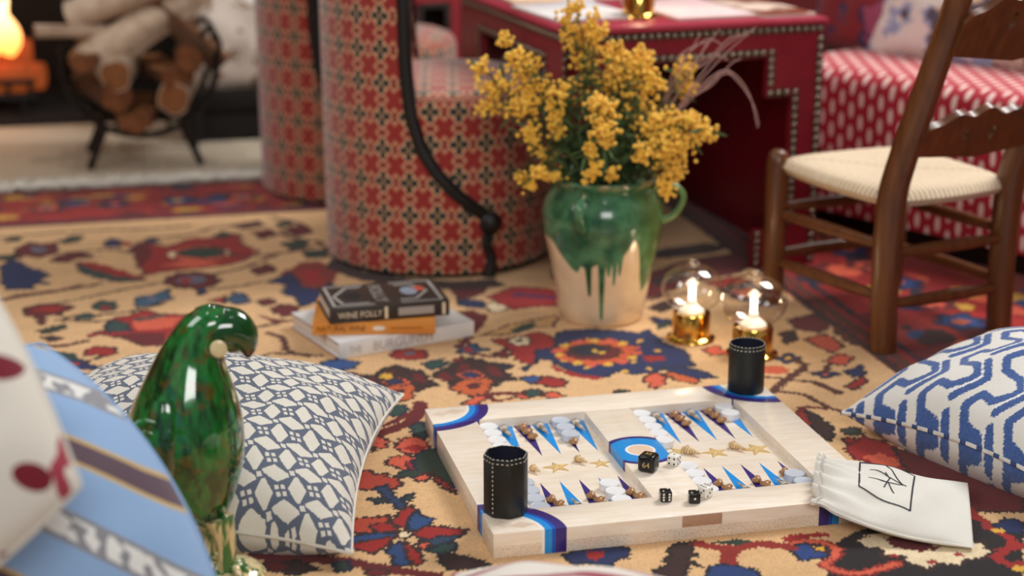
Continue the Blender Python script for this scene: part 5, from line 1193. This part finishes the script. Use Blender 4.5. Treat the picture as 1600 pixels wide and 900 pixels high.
# ------------------------------------------------------------------ red cabinet, stool
cab = thing('red_cabinet', 'red studded cabinet with square niche far behind the barrel chair', 'cabinet', (-.125, 5.30, -.008), math.radians(24)); CS = .42; CH = .72
m_red_lit = newmat('red_lit_front', lambda: mixc(noise(scale=12, detail=3), lin(140, 36, 44), lin(168, 56, 62)), rough=.45)  # lit copy of the red: light on the front is in the colour
fr_ = [(-CS, 0), (0, 0), (0, CH), (-CS, CH)]
Z3 = (0, 0, 1)
ni = (-.165, -.075, .27, .38)
for nm, pts in (('front_panel', [(-CS, 0), (0, 0), (0, ni[2]), (-CS, ni[2])]), ('front_panel', [(-CS, ni[3]), (0, ni[3]), (0, CH), (-CS, CH)]), ('front_panel', [(-CS, ni[2]), (ni[0], ni[2]), (ni[0], ni[3]), (-CS, ni[3])]), ('front_panel', [(ni[1], ni[2]), (0, ni[2]), (0, ni[3]), (ni[1], ni[3])])):
    prism(nm, pts, -.02, 0, m_red_lit, cab, frame=((0, 0, 0), (1, 0, 0), Z3, (0, -1, 0)))
prism('niche_back', [(ni[0]-.01, ni[2]-.01), (ni[1]+.01, ni[2]-.01), (ni[1]+.01, ni[3]+.01), (ni[0]-.01, ni[3]+.01)], -.12, -.11, m_soot, cab, frame=((0, 0, 0), (1, 0, 0), Z3, (0, -1, 0)))
for a, b in (((ni[0], ni[2]), (ni[0], ni[3])), ((ni[1], ni[2]), (ni[1], ni[3])), ((ni[0], ni[3]), (ni[1], ni[3])), ((ni[0], ni[2]), (ni[1], ni[2]))):
    box('niche_frame', (min(a[0], b[0])-.009, -.010, min(a[1], b[1])-.009), (max(a[0], b[0])+.009, .0, max(a[1], b[1])+.009), m_stripd, cab, .002)
box('side_panel', (-.02, 0, 0), (0, CS, CH), m_red, cab, .001); box('side_panel', (-CS, 0, 0), (-CS+.02, CS, CH), m_red, cab, .001); box('top_panel', (-CS, -.01, CH), (.01, CS, CH+.02), m_red, cab, .002)
for k in range(24):
    inst(me_stud, cab, (-.016, -.001, .02+k*.029), (math.pi/2, 0, 0), (1.5, 1.5, 1.2), 'stud')
box('stud_strip', (-.031, -.002, 0), (-.001, .0, CH), m_stripd, cab, 0)

# ------------------------------------------------------------------ hearth, fireplace, fire
H0 = UU*(-1.0)+VV*(FARV+.012)
def hearthslab():
    g = thing('hearth', 'beige stone hearth slabs in front of the fireplace', 'hearth', (0, 0, 0))
    for k in range(4):
        u0 = -1.75+k*.62; pts = [UU*u0+VV*(FARV+.012), UU*(u0+.6185)+VV*(FARV+.012), UU*(u0+.6185)+VV*(FARV+.90), UU*u0+VV*(FARV+.90)]
        prism('stone_slab', [tuple(q) for q in pts], -.0075, -.001, m_stone, g)
hearthslab()
fp = thing('fireplace', 'black open fireplace at the back left behind the log basket', 'fireplace', (-1.45, 5.32, -.008), A13*.55)
box('back_wall', (-.85, .62, 0), (.80, .70, 1.5), m_soot, fp, .004); box('jamb', (-.95, 0, 0), (-.80, .70, 1.5), m_soot, fp, .006); box('jamb', (.66, 0, 0), (.86, .70, 1.5), m_soot, fp, .006); box('hearth_floor', (-.85, 0, 0), (.70, .64, .015), m_soot, fp, .003); box('lintel', (-.95, 0, 1.0), (.86, .70, 1.5), m_soot, fp, .006)
fd = thing('fire_grate', 'black iron fire grate in the fireplace opening at the left edge', 'grate', (-1.76, 5.38, .007), A13*.5)
for k in range(9): tube('bar', [(-.26+k*.065, 0, .11), (-.26+k*.065, .0, .06), (-.26+k*.065, .04, .05), (-.26+k*.065, .24, .05)], .008, m_soot, fd, 6)
for z in (.06, .11): tube('rail', [(-.28, -.006, z), (.28, -.006, z)], .010, m_soot, fd, 6)
for x in (-.24, .24):
    for y in (0, .2): tube('leg', [(x, y, 0), (x, y, .06)], .011, m_soot, fd, 6)
def barkfn():
    n = noise(comb(coord('Object')[0]*12, coord('Object')[1]*60, coord('Object')[2]*60), scale=1.2, detail=4); return mixc(n, lin(66, 44, 32), lin(140, 104, 76))
m_bark = newmat('log_bark', barkfn, rough=.9); m_pale = newmat('pale_bark', lambda: mixc(noise(scale=22, detail=4), lin(140, 102, 74), lin(232, 214, 190)), rough=.85)
m_cut = newmat('split_wood', lambda: mixc(noise(comb(coord('Object')[0]*8, coord('Object')[1]*50, coord('Object')[2]*50), scale=1.5, detail=3), lin(84, 46, 22), lin(168, 108, 60)), rough=.8)
m_cut2 = newmat('dark_split_wood', lambda: mixc(noise(scale=40, detail=4), lin(48, 28, 18), lin(112, 68, 40)), rough=.85)
newmat('split_wood_dull', lambda: mixc(noise(scale=45, detail=4), lin(70, 38, 20), lin(150, 92, 50)), rough=.85)
m_ember = newmat('glowing_ember', lambda: mixc(noise(scale=30), lin(60, 20, 10), lin(160, 50, 12)), rough=.9, emit=(1, .22, .04), estr=.16)
def log(label, loc, rz, L, r, split=False, tilt=0, m_side=None, ember=False, group='logs in the basket'):
    t = thing('log', label, 'log', loc, rot=(0, tilt, rz), group=group); n = 14; v = []
    rs = [1+random.uniform(-.09, .09) for _ in range(n)]; prof = []
    for k in range(n):
        a = 2*math.pi*k/n; y, z = r*rs[k]*math.cos(a), r*rs[k]*math.sin(a)
        if split: z = min(z, r*.12+.006*math.sin(3*k))
        prof.append((y, z))
    for i in range(6):
        x = -L/2+L*i/5
        for y, z in prof: v.append((x, y*(1+.03*math.sin(i*2.1)), z*(1+.03*math.cos(i*1.7))))
    f = [tuple(int(q) for q in g_) for g_ in gridfaces(n, 6, True)]
    autosmooth(fix_normals(mesh('bark', v, f+[tuple(range(n)), tuple(range(5*n+n-1, 5*n-1, -1))], m_ember if ember else (m_side or m_bark), t)), 50)
    for s in (-1, 1):
        prism('cut_end', [(y*.93, z*.93) for y, z in prof], 0, .002, m_ember if ember else (m_cut if m_side is m_pale else m_cut2 if m_side is m_bark else MATS['split_wood_dull']), t, frame=((s*L/2, 0, 0), (0, 1, 0), (0, 0, 1), (s, 0, 0)))
    if split:
        w = r*.95; prism('split_face', [(-L/2+.003, -w), (L/2-.003, -w), (L/2-.003, w), (-L/2+.003, w)], r*.118, r*.16, m_ember if ember else m_cut, t)
    return t
for k, (x, y, z, a) in enumerate([(-1.74, 5.46, .115, .1), (-1.70, 5.56, .115, -.15), (-1.73, 5.50, .185, .35)]):
    log(f'glowing log in the fire grate, {ORD[k]} from the front', (x, y, z), a, .42, .045, ember=True, group='burning logs')
m_fl = bpy.data.materials.new('flame'); m_fl.use_nodes = True; X.nt = m_fl.node_tree; b_ = m_fl.node_tree.nodes['Principled BSDF']
xx_, yy_, zz_ = coord('Object'); cf = mixc(smooth(zz_, .0, .22), (1, .28, .05), (1, .72, .36)); m_fl.node_tree.links.new(cf, b_.inputs['Emission Color']); b_.inputs['Emission Strength'].default_value = 3; b_.inputs['Base Color'].default_value = (.2, .05, .01, 1)
fire = thing('fire', 'bright orange flames burning in the fireplace at the left edge', 'fire', (-1.675, 5.44, .19))
for k, (dx, dy, h, r) in enumerate([(-.10, .02, .24, .045), (-.03, .05, .34, .055), (.04, .0, .26, .045), (.09, .05, .18, .035), (-.15, .06, .2, .04), (.0, -.04, .15, .04)]):
    P = bez([(dx, dy, 0), (dx+.015, dy, h*.3), (dx-.012, dy, h*.65), (dx+.014, dy, h)], 5); tube('flame', P, [r*math.sin(math.pi*min(.98, .18+.82*q))**.8 for q in np.linspace(0, 1, len(P))], m_fl, fire, 10)
fl_ = bpy.data.lights.new('fire_glow', 'POINT'); fl_.energy = .8; fl_.color = (1, .45, .15); fl_.shadow_soft_size = .1; fo = bpy.data.objects.new('fire_glow', fl_); link(fo, fire); fo.location = (0, -.12, .15)
# ------------------------------------------------------------------ log basket
m_iron = plain('wrought_iron', lin(40, 33, 29), rough=.55, var=.3, metal=.6)
BX, BY = -1.03, 4.82; ba = thing('log_basket', 'round wrought-iron log basket full of split logs on the hearth', 'log basket', (BX, BY, 0), A13)
for y in (-.10, .12):
    tube('hoop', [(.205*math.cos(a), y, .285+.20*math.sin(a)) for a in np.linspace(-math.pi*1.03, .03*math.pi, 30)], .009, m_iron, ba, 8)
    tube('hoop_end', bez([(.205, y, .285), (.215, y, .33), (.19, y, .37), (.165, y, .35)], 6), .008, m_iron, ba, 8)
    for s in (-1, 1): tube('leg', bez([(s*.10, y, .115), (s*.125, y*1.05, .06), (s*.150, y*1.1, .0)], 5), .010, m_iron, ba, 8)
for a in np.linspace(-math.pi*.95, -.05*math.pi, 9): tube('cradle_bar', [(.205*math.cos(a), -.10, .285+.20*math.sin(a)), (.205*math.cos(a), .12, .285+.20*math.sin(a))], .006, m_iron, ba, 6)
q0 = math.pi/2+A13
LG = [(-.105, .205, .052, 0, 0, 'lowest left, leaning on the hoop'), (.0, .150, .055, 1, 0, 'bottom middle, split face up'), (.105, .195, .052, 0, 1, 'lowest right, showing its tan end'), (-.045, .262, .046, 0, 1, 'second layer, left of centre'), (.055, .262, .050, 1, 0, 'second layer, right of centre'), (.140, .300, .042, 0, 0, 'second layer, far right'), (-.135, .310, .040, 1, 0, 'second layer, far left')]
for x, z, r, sp, pl, nm in LG:
    c = Matrix.Translation((BX, BY, 0)) @ Matrix.Rotation(A13, 4, 'Z') @ Vector((x, .0, z)); log('split log in the iron basket, '+nm, (c.x, c.y, c.z), q0+random.uniform(-.25, .25), .34, r*random.uniform(.82, 1.0), bool(sp), 0, m_pale if pl else m_cut2)
for x, z, r, sp, tl_, rz, L, ms, nm in [(-.160, .375, .030, True, .05, A13+.1, .22, m_pale, 'short pale log lying crosswise on the left of the basket pile'), (.02, .372, .055, False, -.55, A13+.25, .38, m_pale, 'pale log slanting across the top of the basket pile'), (.12, .385, .050, True, .75, A13-.1, .32, m_bark, 'dark split log standing steeply at the right of the basket pile'), (-.02, .455, .042, False, -.35, A13-.2, .34, m_pale, 'topmost pale log on the basket pile')]:
    c = Matrix.Translation((BX, BY, 0)) @ Matrix.Rotation(A13, 4, 'Z') @ Vector((x, -.02, z)); log(nm, (c.x, c.y, c.z), rz, L, r, sp, tl_, ms)
bn = thing('bench', 'low black bench beside the fireplace right of the log basket', 'bench', (-.76, 5.18, -.008), A13)
box('seat', (-.20, -.10, .10), (.18, .16, .15), m_soot, bn, .004); box('side', (-.20, -.10, 0), (-.17, .16, .10), m_soot, bn, .003); box('side', (.15, -.10, 0), (.18, .16, .10), m_soot, bn, .003); box('front_board', (-.17, -.09, .0), (.15, -.07, .10), m_soot, bn, .003)
m_bc = blot('pale_brown_floral', [lin(226, 212, 198), lin(150, 116, 92), lin(190, 120, 112), lin(232, 226, 216)], 11)
pillow('cushion', 'pale cushion with brown and pink pattern on the bench right of the log basket', (.36, .36), .06, .06, m_bc, (-.765, 5.17, .150+.165), (math.radians(76), 0, A13), n=40, droop=0)
